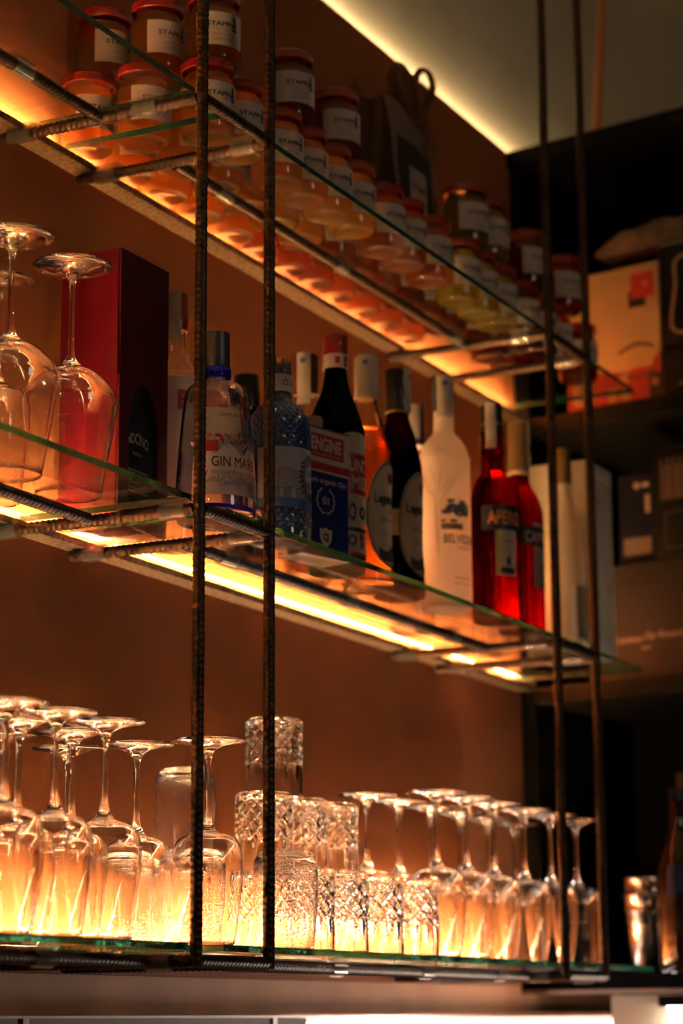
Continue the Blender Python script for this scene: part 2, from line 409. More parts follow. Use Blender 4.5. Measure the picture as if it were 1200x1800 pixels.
jamcopies = {}
def place_jar(x, y, z, kind, label, az):
    if not jar_used[0]:
        o = jar0; o.location = (x, y, z); o.rotation_euler = (0, 0, rad(az)); o['label'] = label; jar_used[0] = True
    else: o = dup(jar0, (x, y, z), rad(az), label)
    o['group'] = 'jam jars on the top shelf'
    for ch in o.children:
        if ch.name.startswith('jam'):
            ch.material_slots[0].link = 'OBJECT'; ch.material_slots[0].material = JAM[kind]
ordn = ['first', 'second', 'third', 'fourth', 'fifth', 'sixth', 'seventh', 'eighth', 'ninth', 'tenth', 'eleventh', 'twelfth', 'thirteenth', 'fourteenth', 'fifteenth', 'sixteenth']
def kind_of(x, row):
    if x > 1.1: return 'cherry'
    if row == 'f': return 'apricot' if x < .45 else 'yellow' if x < .6 else 'strawberry' if x < .85 else 'pistachio'
    if row == 'm': return 'apricot' if x < .45 else 'yellow' if x < .56 else 'strawberry' if x < .85 else 'cherry'
    return 'apricot' if x < .52 else 'strawberry' if x < .77 else 'peach'
word = {'apricot': 'orange apricot', 'yellow': 'yellow', 'strawberry': 'reddish', 'pistachio': 'green-yellow', 'cherry': 'dark red', 'peach': 'pinkish orange'}
rows = {'w': (-.037, 'row against the wall', [.132, .235, .318, .407, .492, .567, .657, .729, .803, .888, .968, 1.05]),
        'm': (-.113, 'middle row', [.140, .242, .322, .402, .479, .553, .652, .726, .800, .885, .962, 1.040, 1.135, 1.212, 1.29]),
        'f': (-.191, 'front row', [.162, .236, .343, .414, .485, .556, .652, .722, .808, .916, .988, 1.06, 1.15, 1.225, 1.297, 1.41])}
for rk, (yy, rn, xs) in rows.items():
    for i, x in enumerate(xs):
        k = kind_of(x, rk)
        place_jar(x, yy + random.uniform(-.001, .001), TT, k, '%s jam jar, red lid, lower layer, %s, %s from the left' % (word[k], rn, ordn[i]),
                  {'f': 243, 'm': 248, 'w': 250}[rk] + random.uniform(-9, 9))
for x, y, k, az, lab in [(.162, -.039, 'apricot', 250, 'jar of orange jam stacked in the upper layer, leftmost, nearest the wall'),
                    (.170, -.113, 'apricot', 247, 'jar of orange jam stacked in the upper layer, second from the left'),
                    (.182, -.188, 'apricot', 229, 'jar of orange jam stacked in the upper layer, beside the left post'),
                    (.285, -.125, 'cherry', 250, 'dark jam jar of the upper layer, mostly hidden between the left posts'),
                    (.385, -.185, 'strawberry', 236, 'dark jam jar of the upper layer, right behind the second post'),
                    (.530, -.180, 'strawberry', 236, 'dark jam jar of the upper layer, standing left of the bag'),
                    (.952, -.191, 'pistachio', 240, 'green-yellow jar of the upper layer, left of its twin'),
                    (1.030, -.191, 'pistachio', 240, 'green-yellow jar of the upper layer, right of its twin'),
                    (1.190, -.191, 'cherry', 250, 'dark red jar of the upper layer, beside the third post'),
                    (1.335, -.195, 'cherry', 240, 'dark red jar of the upper layer, between the two right posts')]:
    place_jar(x, y, TT + .0984, k, lab, az)

# ------------------------------------------------------------------ the gift bag on top of the jars
bagx0, bagx1, by0, by1, bz = .820, .980, -.135, -.045, TT + .0986
t = thing('gift_bag', 'pale jute gift bag with brown ribbon loops standing on the jars', 'bag', ((bagx0 + bagx1) / 2, -.09, bz))
M_jute = mat('pale_jute', (.36, .26, .20), .9); add_bump(M_jute, .8, 900, .001)
M_kraft = noise_col(mat('kraft_side', rough=.9), (.13, .07, .035), (.18, .10, .05), 30, 5)
M_ribbon = mat('brown_ribbon', (.20, .10, .04), .7)
hw, hd, hh = .078, .042, .228
def bagface(y, sgn, bulge):
    bm = bmesh.new(); nx, nz = 14, 16; g = []
    for i in range(nx + 1):
        row = []
        for k in range(nz + 1):
            u = i / nx; v = k / nz
            x = -hw + 2 * hw * u; z = hh * v
            topdrop = .028 * max(0, u - .35) * v ** 4
            yy = y * (1 - .5 * v ** 3) + sgn * bulge * math.sin(PI * u) * math.sin(PI * min(1, v * .9)) + .002 * math.sin(9 * u + 14 * v)
            row.append(bm.verts.new((x * (1 - .03 * v), yy, z - topdrop)))
        g.append(row)
    for i in range(nx):
        for k in range(nz): bm.faces.new((g[i][k], g[i + 1][k], g[i + 1][k + 1], g[i][k + 1]))
    r = bmesh.ops.solidify(bm, geom=bm.faces[:], thickness=.0012)
    return bm, g
bf, _ = bagface(-hd, -1, .004); front = link('front_panel', bf, M_jute, t)
bf, _ = bagface(hd, 1, .004); link('back_panel', bf, M_jute, t)
for s in (-1, 1):
    bm = bmesh.new(); n = 8; pts = [(-hd, 0), (-hd * .3, .012), (hd * .3, .012), (hd, 0)]
    g = [[bm.verts.new((s * (hw - q * (1 + .8 * v / n) ) * (1 - .03 * v / n), p * (1 - .5 * (v / n) ** 3), hh * v / n)) for v in range(n + 1)] for p, q in pts]
    for i in range(3):
        for k in range(n): bm.faces.new((g[i][k], g[i + 1][k], g[i + 1][k + 1], g[i][k + 1]))
    bmesh.ops.solidify(bm, geom=bm.faces[:], thickness=.001)
    link('side_gusset', bm, M_kraft, t)
link('bag_base', box(-hw, hw, -hd, hd, 0, .002), M_kraft, t, smooth=False)
# printed bottle shape, pale label and lettering on the front
def bag_y(x, z): 
    u = (x + hw) / (2 * hw); v = z / hh; return -hd * (1 - .5 * v ** 3) - .004 * math.sin(PI * u) * math.sin(PI * min(1, v * .9)) - .0035
def on_bag(bm, off=0):
    bmesh.ops.triangulate(bm, faces=bm.faces[:])
    for v in bm.verts: v.co.y = bag_y(v.co.x, v.co.z) - off
    return bm
def grid_xz(x0, x1, z0, z1, n=6, topf=None):
    bm = bmesh.new(); g = [[bm.verts.new((x0 + (x1 - x0) * i / n, 0, z0 + ((topf((i / n)) if topf else z1) - z0) * k / n)) for k in range(n + 1)] for i in range(n + 1)]
    for i in range(n):
        for k in range(n): bm.faces.new((g[i][k], g[i + 1][k], g[i + 1][k + 1], g[i][k + 1]))
    return bm
link('printed_jar', on_bag(grid_xz(-.062, .045, .02, .16, 10, lambda u: .16 - .05 * max(0, u - .55) ** 1.5)), mat('bag_print', (.02, .016, .014), .8), front, smooth=False)
link('printed_label', on_bag(grid_xz(-.035, .022, .035, .118), .0006), mat('bag_label', (.42, .32, .28), .8), front, smooth=False)
link('lettering', on_bag(flat(text_bm('STAPPI', .010, .046, .02), Matrix.Translation((-.006, 0, .088))), .0012), M_ink, front, smooth=False)
link('hole', on_bag(flat(grid_xz(.045, .062, .15, .185, 6), Matrix.Identity(4)), .0002), M_ribbon, front, smooth=False)
def ribbon(pts, wd=.010, name='ribbon_loop'):
    """pts: (sideways, depth, height): the loops stand across the bag's corner"""
    e = Vector((.55, -.83, 0)); q = smoothprof3([Vector((.0, .0, p[2])) + e * p[0] + Vector((.8, .4, 0)) * p[1] for p in pts], 8); bm = bmesh.new(); prev = None
    for i, p in enumerate(q):
        d = (q[min(i + 1, len(q) - 1)] - q[max(i - 1, 0)]).normalized(); s = Vector((.80, .52, 0)) * .45 + d.cross(Vector((.83, .55, 0))) * .9; s = (s - d * s.dot(d)).normalized()
        row = [bm.verts.new(p - s * wd / 2), bm.verts.new(p + s * wd / 2)]
        if prev: bm.faces.new((prev[0], prev[1], row[1], row[0]))
        prev = row
    bmesh.ops.solidify(bm, geom=bm.faces[:], thickness=.0012)
    return link(name, bm, M_ribbon, t)
def smoothprof3(pts, n):
    P = [Vector(p) for p in pts]; P = [P[0]] + P + [P[-1]]; out = []
    for i in range(1, len(P) - 2):
        for k in range(n):
            s = k / n; p0, p1, p2, p3 = P[i - 1:i + 3]
            out.append(.5 * ((2 * p1) + (p2 - p0) * s + (2 * p0 - 5 * p1 + 4 * p2 - p3) * s * s + (3 * p1 - p0 - 3 * p2 + p3) * s ** 3))
    out.append(P[-1]); return out
ribbon([(.022, 0, .200), (.016, 0, .235), (.004, 0, .270), (.002, 0, .292), (.014, .004, .305), (.024, .008, .292), (.030, .008, .262), (.034, .004, .215)], .019)
ribbon([(.040, 0, .215), (.038, .004, .250), (.036, .008, .275), (.046, .010, .300), (.060, .010, .296), (.066, .006, .268), (.054, .002, .238), (.044, 0, .210)], .013)
ribbon([(.055, .02, .225), (.058, .015, .205), (.064, 0, .185), (.066, -.01, .150)], .005)
ribbon([(-.045, .0, .236), (-.015, .0, .252), (.012, 0, .268)], .009, 'ribbon_tail')

# ------------------------------------------------------------------ stemmed glasses (upside down: foot up)
def make_goblet(name, H, footR, stemL, bowlR, rimR, stemR=.0033, big=False):
    """open surfaces that meet exactly: bowl + stem + foot enclose one body of glass"""
    t = thing(name, 'x', 'glass', (0, 0, 0))
    fz = H; bowlH = H - stemL - .016
    # foot: disc at the top, swelling into the stem
    foot = [(0, H), (footR * .6, H - .0004), (footR - .0008, H - .0002), (footR, H - .0010), (footR - .0006, H - .0019), (footR * .72, H - .0034), (footR * .42, H - .0062), (footR * .22, H - .0100), (.0058, H - .0145), (stemR + .0006, H - .021), (stemR, H - .027)]
    link('foot', lathe(foot, 64), M_glass, t, 80)
    zj = bowlH + (.012 if big else .006)
    st = [(stemR, H - .027), (stemR * .96, H - .05), (stemR * 1.0, zj + .030), (stemR * 1.25, zj + .012), (.0062, zj + .004)]
    link('stem', lathe(st, 32), M_glass, t, 80)
    if big:
        out = [(.0062, zj + .004), (.015, zj - .005), (bowlR * .55, bowlH + .001), (bowlR * .86, bowlH - .014), (bowlR * .985, bowlH - .029), (bowlR, bowlH - .037), (bowlR * .965, bowlH - .054), (bowlR * .84, bowlH * .30), (rimR + .0007, .0005)]
    else:
        out = [(.0062, zj + .004), (.012, zj - .0045), (bowlR * .60, bowlH - .0015), (bowlR * .84, bowlH - .0075), (bowlR * .965, bowlH - .019), (bowlR, bowlH - .034), (bowlR * .975, bowlH * .52), (bowlR * .88, bowlH * .25), (rimR + .0007, .0005)]
    o = smoothprof(out, 5)
    th = .0011
    inn = [(max(0, r - th * 1.0), z - (th if z > bowlH - .03 else th * .3)) for r, z in o if z < zj - .004]
    inn = [(r, max(z, .0006)) for r, z in inn]
    prof = o + [(rimR + .0003, 0), (rimR - .0003, 0)] + [(rimR - .0005, .0006)] + inn[::-1][1:] + [(.004, zj - .0065 if not big else zj - .009), (0, zj - .007 if not big else zj - .0095)]
    link('bowl', lathe(prof, 64), M_glass, t, 80)
    for c in t.children:
        me = c.data; me.flip_normals()
    return t
def orient(bm): return bm
gob = make_goblet('wine_glass', .225, .042, .088, .0402, .030)
G = [(-.287, -.232, 'nearest the left edge of the photo, front row'), (-.200, -.232, 'second from the left of the front row'),
     (-.108, -.232, 'third from the left of the front row'), (.079, -.154, 'middle row, just left of the first post'),
     (.088, -.242, 'between the two left posts, over a tumbler'), (-.158, -.158, 'middle row, second from the left edge'),
     (-.053, -.155, 'middle row, behind the third front glass'), (.072, -.066, 'back row, right one at left'),
     (-.068, -.068, 'back row by the wall at far left'), (-.25, -.10, 'back row, cut by the left edge of the photo'),
     (.760, -.213, 'right group, front row, first beside the crystal tumblers'), (.862, -.213, 'right group, second of the front row'),
     (.965, -.210, 'right group, third of the front row'), (1.085, -.208, 'right group, fourth of the front row'),
     (1.190, -.208, 'right group, front row, fifth, left of the third post'), (1.300, -.207, 'right group, front row, last, between the right posts'),
     (.748, -.113, 'right group, back row, first, over the tumblers'), (.856, -.110, 'right group, second of the back row'),
     (.971, -.108, 'right group, third of the back row'), (1.091, -.102, 'right group, fourth of the back row'),
     (1.207, -.097, 'right group, fifth of the back row'), (1.319, -.095, 'right group, last of the back row')]
for i, (x, y, l) in enumerate(G):
    lab = 'upturned wine glass, bottom shelf, ' + l
    if i == 0: gob.location = (x, y, TB); gob['label'] = lab; gob['group'] = 'upturned wine glasses on the bottom shelf'
    else: dup(gob, (x, y, TB), random.uniform(0, 6), lab, 'upturned wine glasses on the bottom shelf')
gob['group'] = 'upturned wine glasses on the bottom shelf'
big = make_goblet('balloon_glass', .270, .0455, .112, .053, .037, .0034, True)
big.location = (-.045, -.137, TM); big['label'] = 'large upturned balloon wine glass in front of the dark red box'
dup(big, (-.160, -.135, TM), 1, 'large upturned balloon wine glass at the left edge of the middle shelf')
tall = make_goblet('wine_glass', .262, .042, .110, .0385, .029)
tall.location = (-.058, -.046, TM); tall['label'] = 'upturned wine glass by the wall behind the balloon glasses, only its foot clear'

# ------------------------------------------------------------------ tumblers (upside down)
def make_cut():
    t = thing('crystal_tumbler', 'x', 'glass', (0, 0, 0))
    H, R = .100, .0375; N = 13
    def rf(a, z, r):
        if z < .040 or z > .0945: 
            if z < .040 and z > .012:      # long tapering cuts under the lattice
                u = (a * N / (2 * PI)) % 1; tt = (z - .012) / .028
                return -.0026 * max(0, tt - abs(u - .5) * 2 * 1.3)
            return 0
        u = a * N / (2 * PI); v = (z - .040) / .0182
        d1 = abs(((u + v) % 1) - .5) * 2; d2 = abs(((u - v) % 1) - .5) * 2
        star = abs(((2 * u) % 1) - .5) * 2
        return -.0019 * max(0, 1 - min(1, min(1 - d1, 1 - d2) * 2.7))
    outer = [(R - .0012, 0), (R, .0008)] + [(R, .0008 + (H - .0058) * k / 84) for k in range(1, 85)] + [(R - .0012, H - .0024), (R - .004, H - .0004), (R - .007, H)]
    prof = [(R - .0030, .0002), (R - .0024, 0)] + outer + [(R * .6, H), (R * .55, H - .0012), (0, H - .0012)]
    bm = lathe(prof, 168, rf=lambda a, z, r: rf(a, z, r) if r > R - .0005 else 0)
    inn = [(R - .0030, .0002), (R - .0034, .004), (R - .0036, .05), (R - .0048, H - .016), (R - .010, H - .010), (0, H - .009)]
    bm2 = lathe(smoothprof(inn, 4), 168)
    b = merge(bm, bm2); bmesh.ops.remove_doubles(b, verts=b.verts[:], dist=.00003); fix(b)
    link('cut_body', b, M_cut, t, 12)
    return t
cut = make_cut(); first = True
ct = []
for i, x in enumerate((.355, .447, .548, .655)): ct.append((x, -.222, 0, 'bottom tier, front row, %s from the left' % ordn[i]))
for i, x in enumerate((.43, .524, .612)): 
    ct.append((x, -.125, 0, 'bottom tier, hidden back row, %s from the left' % ordn[i]))
    ct.append((x, -.125, .1003, 'second tier, %s from the left' % ordn[i]))
ct.append((.480, -.112, .2006, 'topmost, alone on the third tier'))
for i, (x, y, dz, l) in enumerate(ct):
    lab = 'upturned cut crystal tumbler, ' + l
    if i == 0: cut.location = (x, y, TB); cut['label'] = lab; cut['group'] = 'cut crystal tumblers'
    else: dup(cut, (x, y, TB + dz), random.uniform(0, 1), lab, 'cut crystal tumblers')
def make_plain():
    H, R = .115, .0385
    out = smoothprof([(R - .005, .0004), (R - .003, .020), (R, .060), (R, H - .022), (R - .002, H - .010), (R - .009, H - .0015), (R - .018, H), (R * .3, H - .001), (0, H - .0012)], 5)
    inn = smoothprof([(R - .0064, .0004), (R - .0046, .020), (R - .0018, .060), (R - .0020, H - .026), (R - .006, H - .014), (R - .016, H - .009), (0, H - .008)], 5)
    prof = inn[::-1] + [(R - .0057, 0)] + out
    t = thing('plain_tumbler', 'x', 'glass', (0, 0, 0))
    link('tumbler_body', fix(lathe(prof, 72)), M_wet, t, 60)
    return t
pl = make_plain()
for i, (x, y, dz, l) in enumerate([(.283, -.235, 0, 'upturned plain bubbly tumbler beside the crystal tumblers'), (.371, -.044, 0, 'lower upturned plain tumbler of the stack behind the first post'),
        (.371, -.044, .1152, 'upper upturned plain tumbler of the stack behind the first post'), (.18, -.170, 0, 'upturned plain tumbler behind the wine glass between the left posts'),
        (.165, -.085, 0, 'upturned plain tumbler in the back row left of the first post'), (.262, -.050, 0, 'upturned plain tumbler by the wall, left of the stacked pair')]):
    if i == 0: pl.location = (x, y, TB); pl['label'] = l; pl['group'] = 'plain tumblers'
    else: dup(pl, (x, y, TB + dz), i, l, 'plain tumblers')
# stainless shaker and a tin beside it are built with the bookcase below
# ------------------------------------------------------------------ bottles on the middle shelf
M_black_cap = mat('black_cap', (.012, .011, .012), .35)
M_gold = mat('gold_foil', (.40, .25, .08), .35, .8)
def rfun(prof):
    pr = sorted(prof, key=lambda p: p[1])
    def f(z):
        for (r0, z0), (r1, z1) in zip(pr, pr[1:]):
            if z0 <= z <= z1 and z1 > z0: return r0 + (r1 - r0) * (z - z0) / (z1 - z0)
        return pr[-1][0] if z > pr[-1][1] else pr[0][0]
    return f
def bottle(name, label, x, y, pts, M, cat='bottle', az=0, shell=None, liquid=None, level=None):
    """pts: outer profile above the base curve (r,z). shell: wall thickness; liquid: (material)"""
    t = thing(name, label, cat, (x, y, TM), rad(az))
    R = pts[0][0]
    prof = [(0, .006), (R * .55, .004), (R * .80, .0004), (R * .88, 0), (R * .96, .0015), (R, .006)] + smoothprof(pts, 5)
    outer = prof + [(0, pts[-1][1])]
    seg = 64
    if shell:
        inner = [(max(0, r - shell), z) for r, z in prof[6:]]
        inner[0] = (inner[0][0], .011)
        full = prof + inner[::-1] + [(R * .6, .009), (0, .010)]
        link('glass_body', fix(lathe(full, seg)), M, t)
    else:
        link('glass_body', fix(lathe(outer, seg)), M, t)
    if liquid:
        li = [(max(.001, r - (shell or .001) - .0006), z) for r, z in prof[6:] if z < level]
        li = [(0, .0115), (li[0][0] * .9, .0115)] + [p for p in li if p[1] > .012] + [(li[-1][0], level), (0, level)]
        link('liquid', fix(lathe(li, seg)), liquid, t)
    return t, rfun(prof)
def cap(t, prof, M, name='cap', segs=40): return link(name, fix(lathe(prof, segs)), M, t)
def stamp(t, rtop, z0, z1, az, wd=.020, bulge=.0022, seed=1, blue=True):
    """paper tax strip pasted over the closure and hanging down its sides"""
    rnd = random.Random(seed); bm = bmesh.new(); n = 10; path = []
    for k in range(13): path.append((rtop + bulge + .0016 * math.sin(k * 1.1 + seed) * (1 - k / 12), z0 + (z1 - z0) * k / 12))
    path += [(rtop * .6, z1 + .0012), (0, z1 + .0015)]
    g = []
    for r, z in path:
        g.append([bm.verts.new((r + rnd.uniform(-.0003, .0003), -wd / 2 + wd * i / n, z)) for i in range(n + 1)])
    for a_, b_ in zip(g, g[1:]):
        for i in range(n): bm.faces.new((a_[i], a_[i + 1], b_[i + 1], b_[i]))
    for v in bm.verts:
        if v.co.x > .004: v.co.x = math.sqrt(max(1e-6, v.co.x ** 2 - v.co.y ** 2 * .85))
    bm.transform(Matrix.Rotation(rad(az), 4, 'Z'))
    s = link('tax_stamp', bm, M_stamp, t, 60)
    if blue:
        d = bmesh.new(); bmesh.ops.create_circle(d, cap_ends=True, segments=20, radius=.0042)
        d.transform(Matrix.Translation((rtop + bulge + .0022, 0, z1 - .012)) @ Matrix.Rotation(rad(90), 4, 'Y')); d.transform(Matrix.Rotation(rad(az), 4, 'Z'))
        link('blue_seal', d, M_stampblue, s, smooth=False)
    return s
AZ = 245                                                   # most labels face between the camera and the room

# --- clear gin flask with the red B label, behind
t, rf = bottle('gin_bottle', 'clear gin bottle with red letter label, half hidden behind the cone-shaped bottle', .268, -.085,
    [(.034, .006), (.034, .03), (.034, .20), (.032, .225), (.020, .245), (.0145, .262), (.0140, .30)], M_glass, shell=.003)
cap(t, [(0, .33), (.0155, .33), (.0162, .328), (.0162, .300), (.0168, .298), (.0168, .296), (.0155, .282), (0, .282)], M_lid)
link('label', patch(rf, 190, 290, .06, .215), M_paper, t); stamp(t, .0162, .268, .330, 200, seed=4, blue=False)
link('lettering', wrap(text_bm('B', .024, None, .04), rf, 232, .185, .0012), M_redink, t, smooth=False)

# --- cone-shaped gin
M_ginglass = glass('blue_tinted_glass', (.90, .92, 1.0), 0, 1.45)
t, rf = bottle('gin_bottle', 'cone-shaped clear gin bottle with grey cap and pale printed label, behind the first post',   .163, -.206,
    [(.0470, .006), (.0480, .020), (.0470, .05), (.0435, .10), (.0395, .143), (.0372, .158), (.0300, .168), (.0190, .173), (.0160, .178), (.0160, .186)], M_ginglass, shell=.0028)
link('blue_base', fix(lathe([(0, .0105), (.042, .0105), (.0435, .014), (.0435, .0165), (0, .0165)], 48)), glass('cobalt_glass', (.22, .26, .8), 0), t)
M_cob = glass('cobalt_ring', (.12, .16, .75), 0)
link('neck_ring', fix(lathe([(.0150, .1775), (.0178, .178), (.0184, .181), (.0178, .184), (.0184, .187), (.0175, .190), (.0150, .190)], 48)), M_cob, t)
M_sh = glass('cobalt_shoulder', (.45, .48, .95), 0)
cap(t, [(0, .234), (.0158, .234), (.0163, .2335), (.0166, .192), (.0160, .1905), (0, .1905)], mat('brushed_grey_cap', (.10, .095, .09), .38, .6))
M_frost = sheer('frosted_print', (.78, .66, .62), .55)
lb = link('front_label', patch(rf, 175, 330, .026, lambda q: .083 + .008 * math.sin(q * 22), n=60, nz=10), M_frost, t)
link('back_label', patch(rf, -25, 125, .088, .152, n=30, off=-.0034), sheer('back_label_paper', (.8, .74, .64), .7), t)
link('lettering', merge(wrap(text_bm('GIN MARE', .0125, .062, .004), rf, AZ - 3, .066),
     wrap(text_bm('DISTILLED FROM OLIVES, THYME, ROSEMARY', .0034, .074, 0), rf, AZ + 4, .0525),
     wrap(text_bm('700ml  Alc 42,7%vol', .0042, .033), rf, AZ + 8, .0425),
     wrap(text_bm('MEDITERRANEAN', .0046, .044), rf, AZ, .134), wrap(text_bm('Colecci\u00f3n de autor', .0062, .046, 0, .45), rf, AZ + 2, .1245)), M_ink, lb, smooth=False)
def leaf(rf, az, z, L, W, ang, off=.0009):
    b = bmesh.new(); n = 7; up_ = [(W * math.sin(PI * i / n), L * i / n) for i in range(n + 1)]; pts = [(x, z_) for x, z_ in up_] + [(-x, z_) for x, z_ in up_[::-1][1:-1]]
    ca, sa = math.cos(ang), math.sin(ang); vs = []
    for x, z_ in pts:
        X, Z = x * ca - z_ * sa, x * sa + z_ * ca; r = rf(z + Z) + off; a_ = rad(az) + X / r; vs.append(b.verts.new((r * math.cos(a_), r * math.sin(a_), z + Z)))
    b.faces.new(vs); bmesh.ops.triangulate(b, faces=b.faces[:]); return b
rnd = random.Random(3)
lv = []
for i in range(13):
    for k in range(6): lv.append(leaf(rf, 182 + i * 11 + rnd.uniform(-3, 3), (.084, .040)[i % 2] + rnd.uniform(-.004, .004), .014, .0016, -1.3 + .5 * k))
link('leaf_print', merge(*lv), mat('grey_print', (.34, .28, .27), .7), lb, smooth=False)
lv = [leaf(rf, 205 + rnd.uniform(0, 95), rnd.uniform(.082, .098), rnd.uniform(.004, .009), .0012, rnd.uniform(-1.5, 1.5), .0013) for _ in range(46)]
link('red_leaf_print', merge(*lv), M_redink, lb, smooth=False)
lv = [leaf(rf, 262 + rnd.uniform(-5, 8), .112 + .006 * k, .018, .0022, rnd.uniform(-.5, .5), .0013) for k in range(5)]
link('red_brush_print', merge(*lv), M_redink, lb, smooth=False)
link('red_strip', patch(rf, 180, 214, .078, .091, n=14, off=.0011), M_redink, lb)

# --- small black-capped bottle
t, rf = bottle('bottle', 'bottle with a black cap, barely showing behind the cone-shaped gin', .405, -.112, [(.03, .006), (.03, .15), (.026, .175), (.015, .195), (.0145, .215)], mat('dark_bottle_glass', (.01, .008, .01), .08))
cap(t, [(0, .254), (.0155, .254), (.0168, .2515), (.017, .21), (0, .21)], M_black_cap)

# --- blue diamond-cut gin
M_blueg = mat('blue_glass', (.045, .13, .36), .04, Transmission_Weight=.65, IOR=1.45, Coat_Weight=.4)
t = thing('blue_gin_bottle', 'blue diamond-cut gin bottle with wreathed white label behind the second post', 'bottle', (.305, -.215, TM), 0)
R = .0388
base = [(R - .006, .0), (R - .001, .002), (R, .008), (R, .120), (R - .001, .150), (R - .0035, .160), (R - .009, .170), (R - .017, .178), (R - .0225, .184), (.0150, .190), (.0143, .200), (.0143, .206)]
rfb = rfun(base)
zs = [.0005 + (.206 - .0005) * k / 150 for k in range(151)]
def dia(a_, z, r):
    if (.016 < z < .040) or (.118 < z < .176):
        u = a_ * 22 / (2 * PI); v = z / .0112
        return .0017 * (1 - max(abs(((u + v) % 1) - .5), abs(((u - v) % 1) - .5)) * 2) - .0004
    return 0
bm = lathe([(0, .004), (R * .6, .003), (R * .8, 0)] + [(rfb(z), z) for z in zs] + [(0, .206)], 182, rf=lambda a_, z, r: dia(a_, z, r) if r > .012 and z > .01 else 0)
link('glass_body', fix(bm), M_blueg, t, 14)
link('stopper', fix(lathe([(0, .237), (.010, .237), (.0145, .233), (.0148, .226), (.0152, .225), (.0152, .218), (.0145, .216), (.0145, .206), (0, .206)], 40)), mat('clear_blue_stopper', (.16, .20, .30), .06, Transmission_Weight=.8), t)
nl = link('neck_label', patch(lambda z: .0147, 170, 330, .193, .215), M_paper, t)
link('lettering', wrap(text_bm('O\u00b718', .008, .020, .01), lambda z: .0147, 262, .204), M_ink, nl, smooth=False)
M_plabel = mat('pale_blue_label', (.40, .37, .42), .6)
lb = link('label', patch(rfb, 165, 345, .044, .116, n=50), M_plabel, t)
bl_ = link('label_band', patch(rfb, 165, 345, .0405, .052, n=50, off=.0006), mat('blue_print', (.05, .13, .33), .6), lb)
az = 282
orn = [disc_on(rfb, az, .080, .0185, .0235, inner=.95, off=.0009), disc_on(rfb, az, .080, .0160, .0205, inner=.94, off=.0009)]
for i in range(26):
    a_ = 2 * PI * i / 26; orn.append(disc_on(rfb, az + math.degrees(.0205 * math.cos(a_) / R), .080 + .0258 * math.sin(a_), .0019, .0019, n=8, inner=.35, off=.0009))
    orn.append(leaf(rfb, az + math.degrees(.021 * math.cos(a_) / R), .080 + .0265 * math.sin(a_), .0045, .0011, a_ - PI / 2 + .5))
link('wreath_print', merge(*orn), M_ink, lb, smooth=False)
link('lettering', merge(wrap(text_bm('GIN', .0075, .015), rfb, az, .086), wrap(text_bm('1870', .010, .024, 0), rfb, az, .0705), wrap(text_bm('BOTANIC', .002, .012, .02), rfb, az, .0955)), M_ink, lb, smooth=False)
sm = []
for k in range(9): sm.append(wrap(text_bm('distillato con erbe e agrumi secondo la ricetta'[k:k + 34], .0019, .036 if k else .020, .01), rfb, 231 - (9 if not k else 0), .089 - .0031 * k))
link('small_lettering', merge(*sm), mat('dark_blue_ink', (.03, .03, .06), .6), lb, smooth=False)
ppl = [disc_on(rfb, 205 + 12 * i + rnd.uniform(-3, 3), .056 + rnd.uniform(0, .002), .003, .009, off=.0005, n=14) for i in range(8)]
link('figure_print', merge(*ppl), mat('faded_blue_print', (.20, .21, .32), .7), lb, smooth=False)

# --- rectangular gin tin
M_cream = mat('tin_cream', (.48, .37, .31), .45); M_tred = mat('tin_red', (.36, .018, .03), .4); M_tblue = mat('tin_blue', (.006, .018, .13), .35)
t = thing('gin_tin', 'white, red and blue rectangular gin tin between the bottles', 'tin', (.412, -.206, TM), rad(-14))
tw, td, th_ = .045, .022, .168
link('tin_body', box(-tw, tw, -td, td, .001, th_, bev=.003), M_tblue, t)
link('cream_band', box(-tw - .0003, tw + .0003, -td - .0003, td + .0003, .1085, th_ + .0003, bev=.003), M_cream, t)
link('top_rim', box(-tw - .0006, tw + .0006, -td - .0006, td + .0006, th_ - .0005, th_ + .0015, bev=.0008), M_black_cap, t)
link('base_seam', box(-tw - .0006, tw + .0006, -td - .0006, td + .0006, 0, .002, bev=.0008), M_alu, t)
link('red_band', box(-tw - .0005, tw + .0005, -td - .0005, td + .0005, .113, .123), M_tred, t, smooth=False)
link('red_panel', box(-.034, .034, -td - .0008, -td, .130, .160), M_tred, t, smooth=False)
link('screw_cap', fix(lathe([(0, .188), (.011, .188), (.0125, .186), (.0128, .171), (0, .171)], 32)), mat('cream_cap', (.36, .24, .16), .7), t)
FX = Matrix.Translation((0, -td - .0011, 0)); M_cinkt = mat('cream_ink', (.55, .45, .38), .6)
def face(b, z, x=0): return flat(b, Matrix.Translation((x, -td - .0012, z)))
lau = []
for s in (-1, 1):
    for k in range(9):
        a_ = rad(-78 + 17 * k); b_ = bmesh.new(); n = 8
        vs = [b_.verts.new((.0027 * math.cos(2 * PI * i / n) , 0, .0012 * math.sin(2 * PI * i / n))) for i in range(n)]; b_.faces.new(vs)
        b_.transform(Matrix.Rotation(-(a_ + PI / 2 + (.5 if k % 2 else -.5)), 4, 'Y')); b_.transform(Matrix.Translation((.0165 * math.cos(a_), 0, .0165 * math.sin(a_)))); b_.transform(Matrix.Scale(s, 4, (1, 0, 0)))
        lau.append(face(b_, .074, -.002))
sh = bmesh.new(); sh.faces.new([sh.verts.new((x_, 0, z_)) for x_, z_ in [(-.0115, .010), (-.006, .008), (0, .011), (.006, .008), (.0115, .010), (.011, -.004), (.006, -.011), (0, -.014), (-.006, -.011), (-.011, -.004)]]); bmesh.ops.triangulate(sh, faces=sh.faces[:])
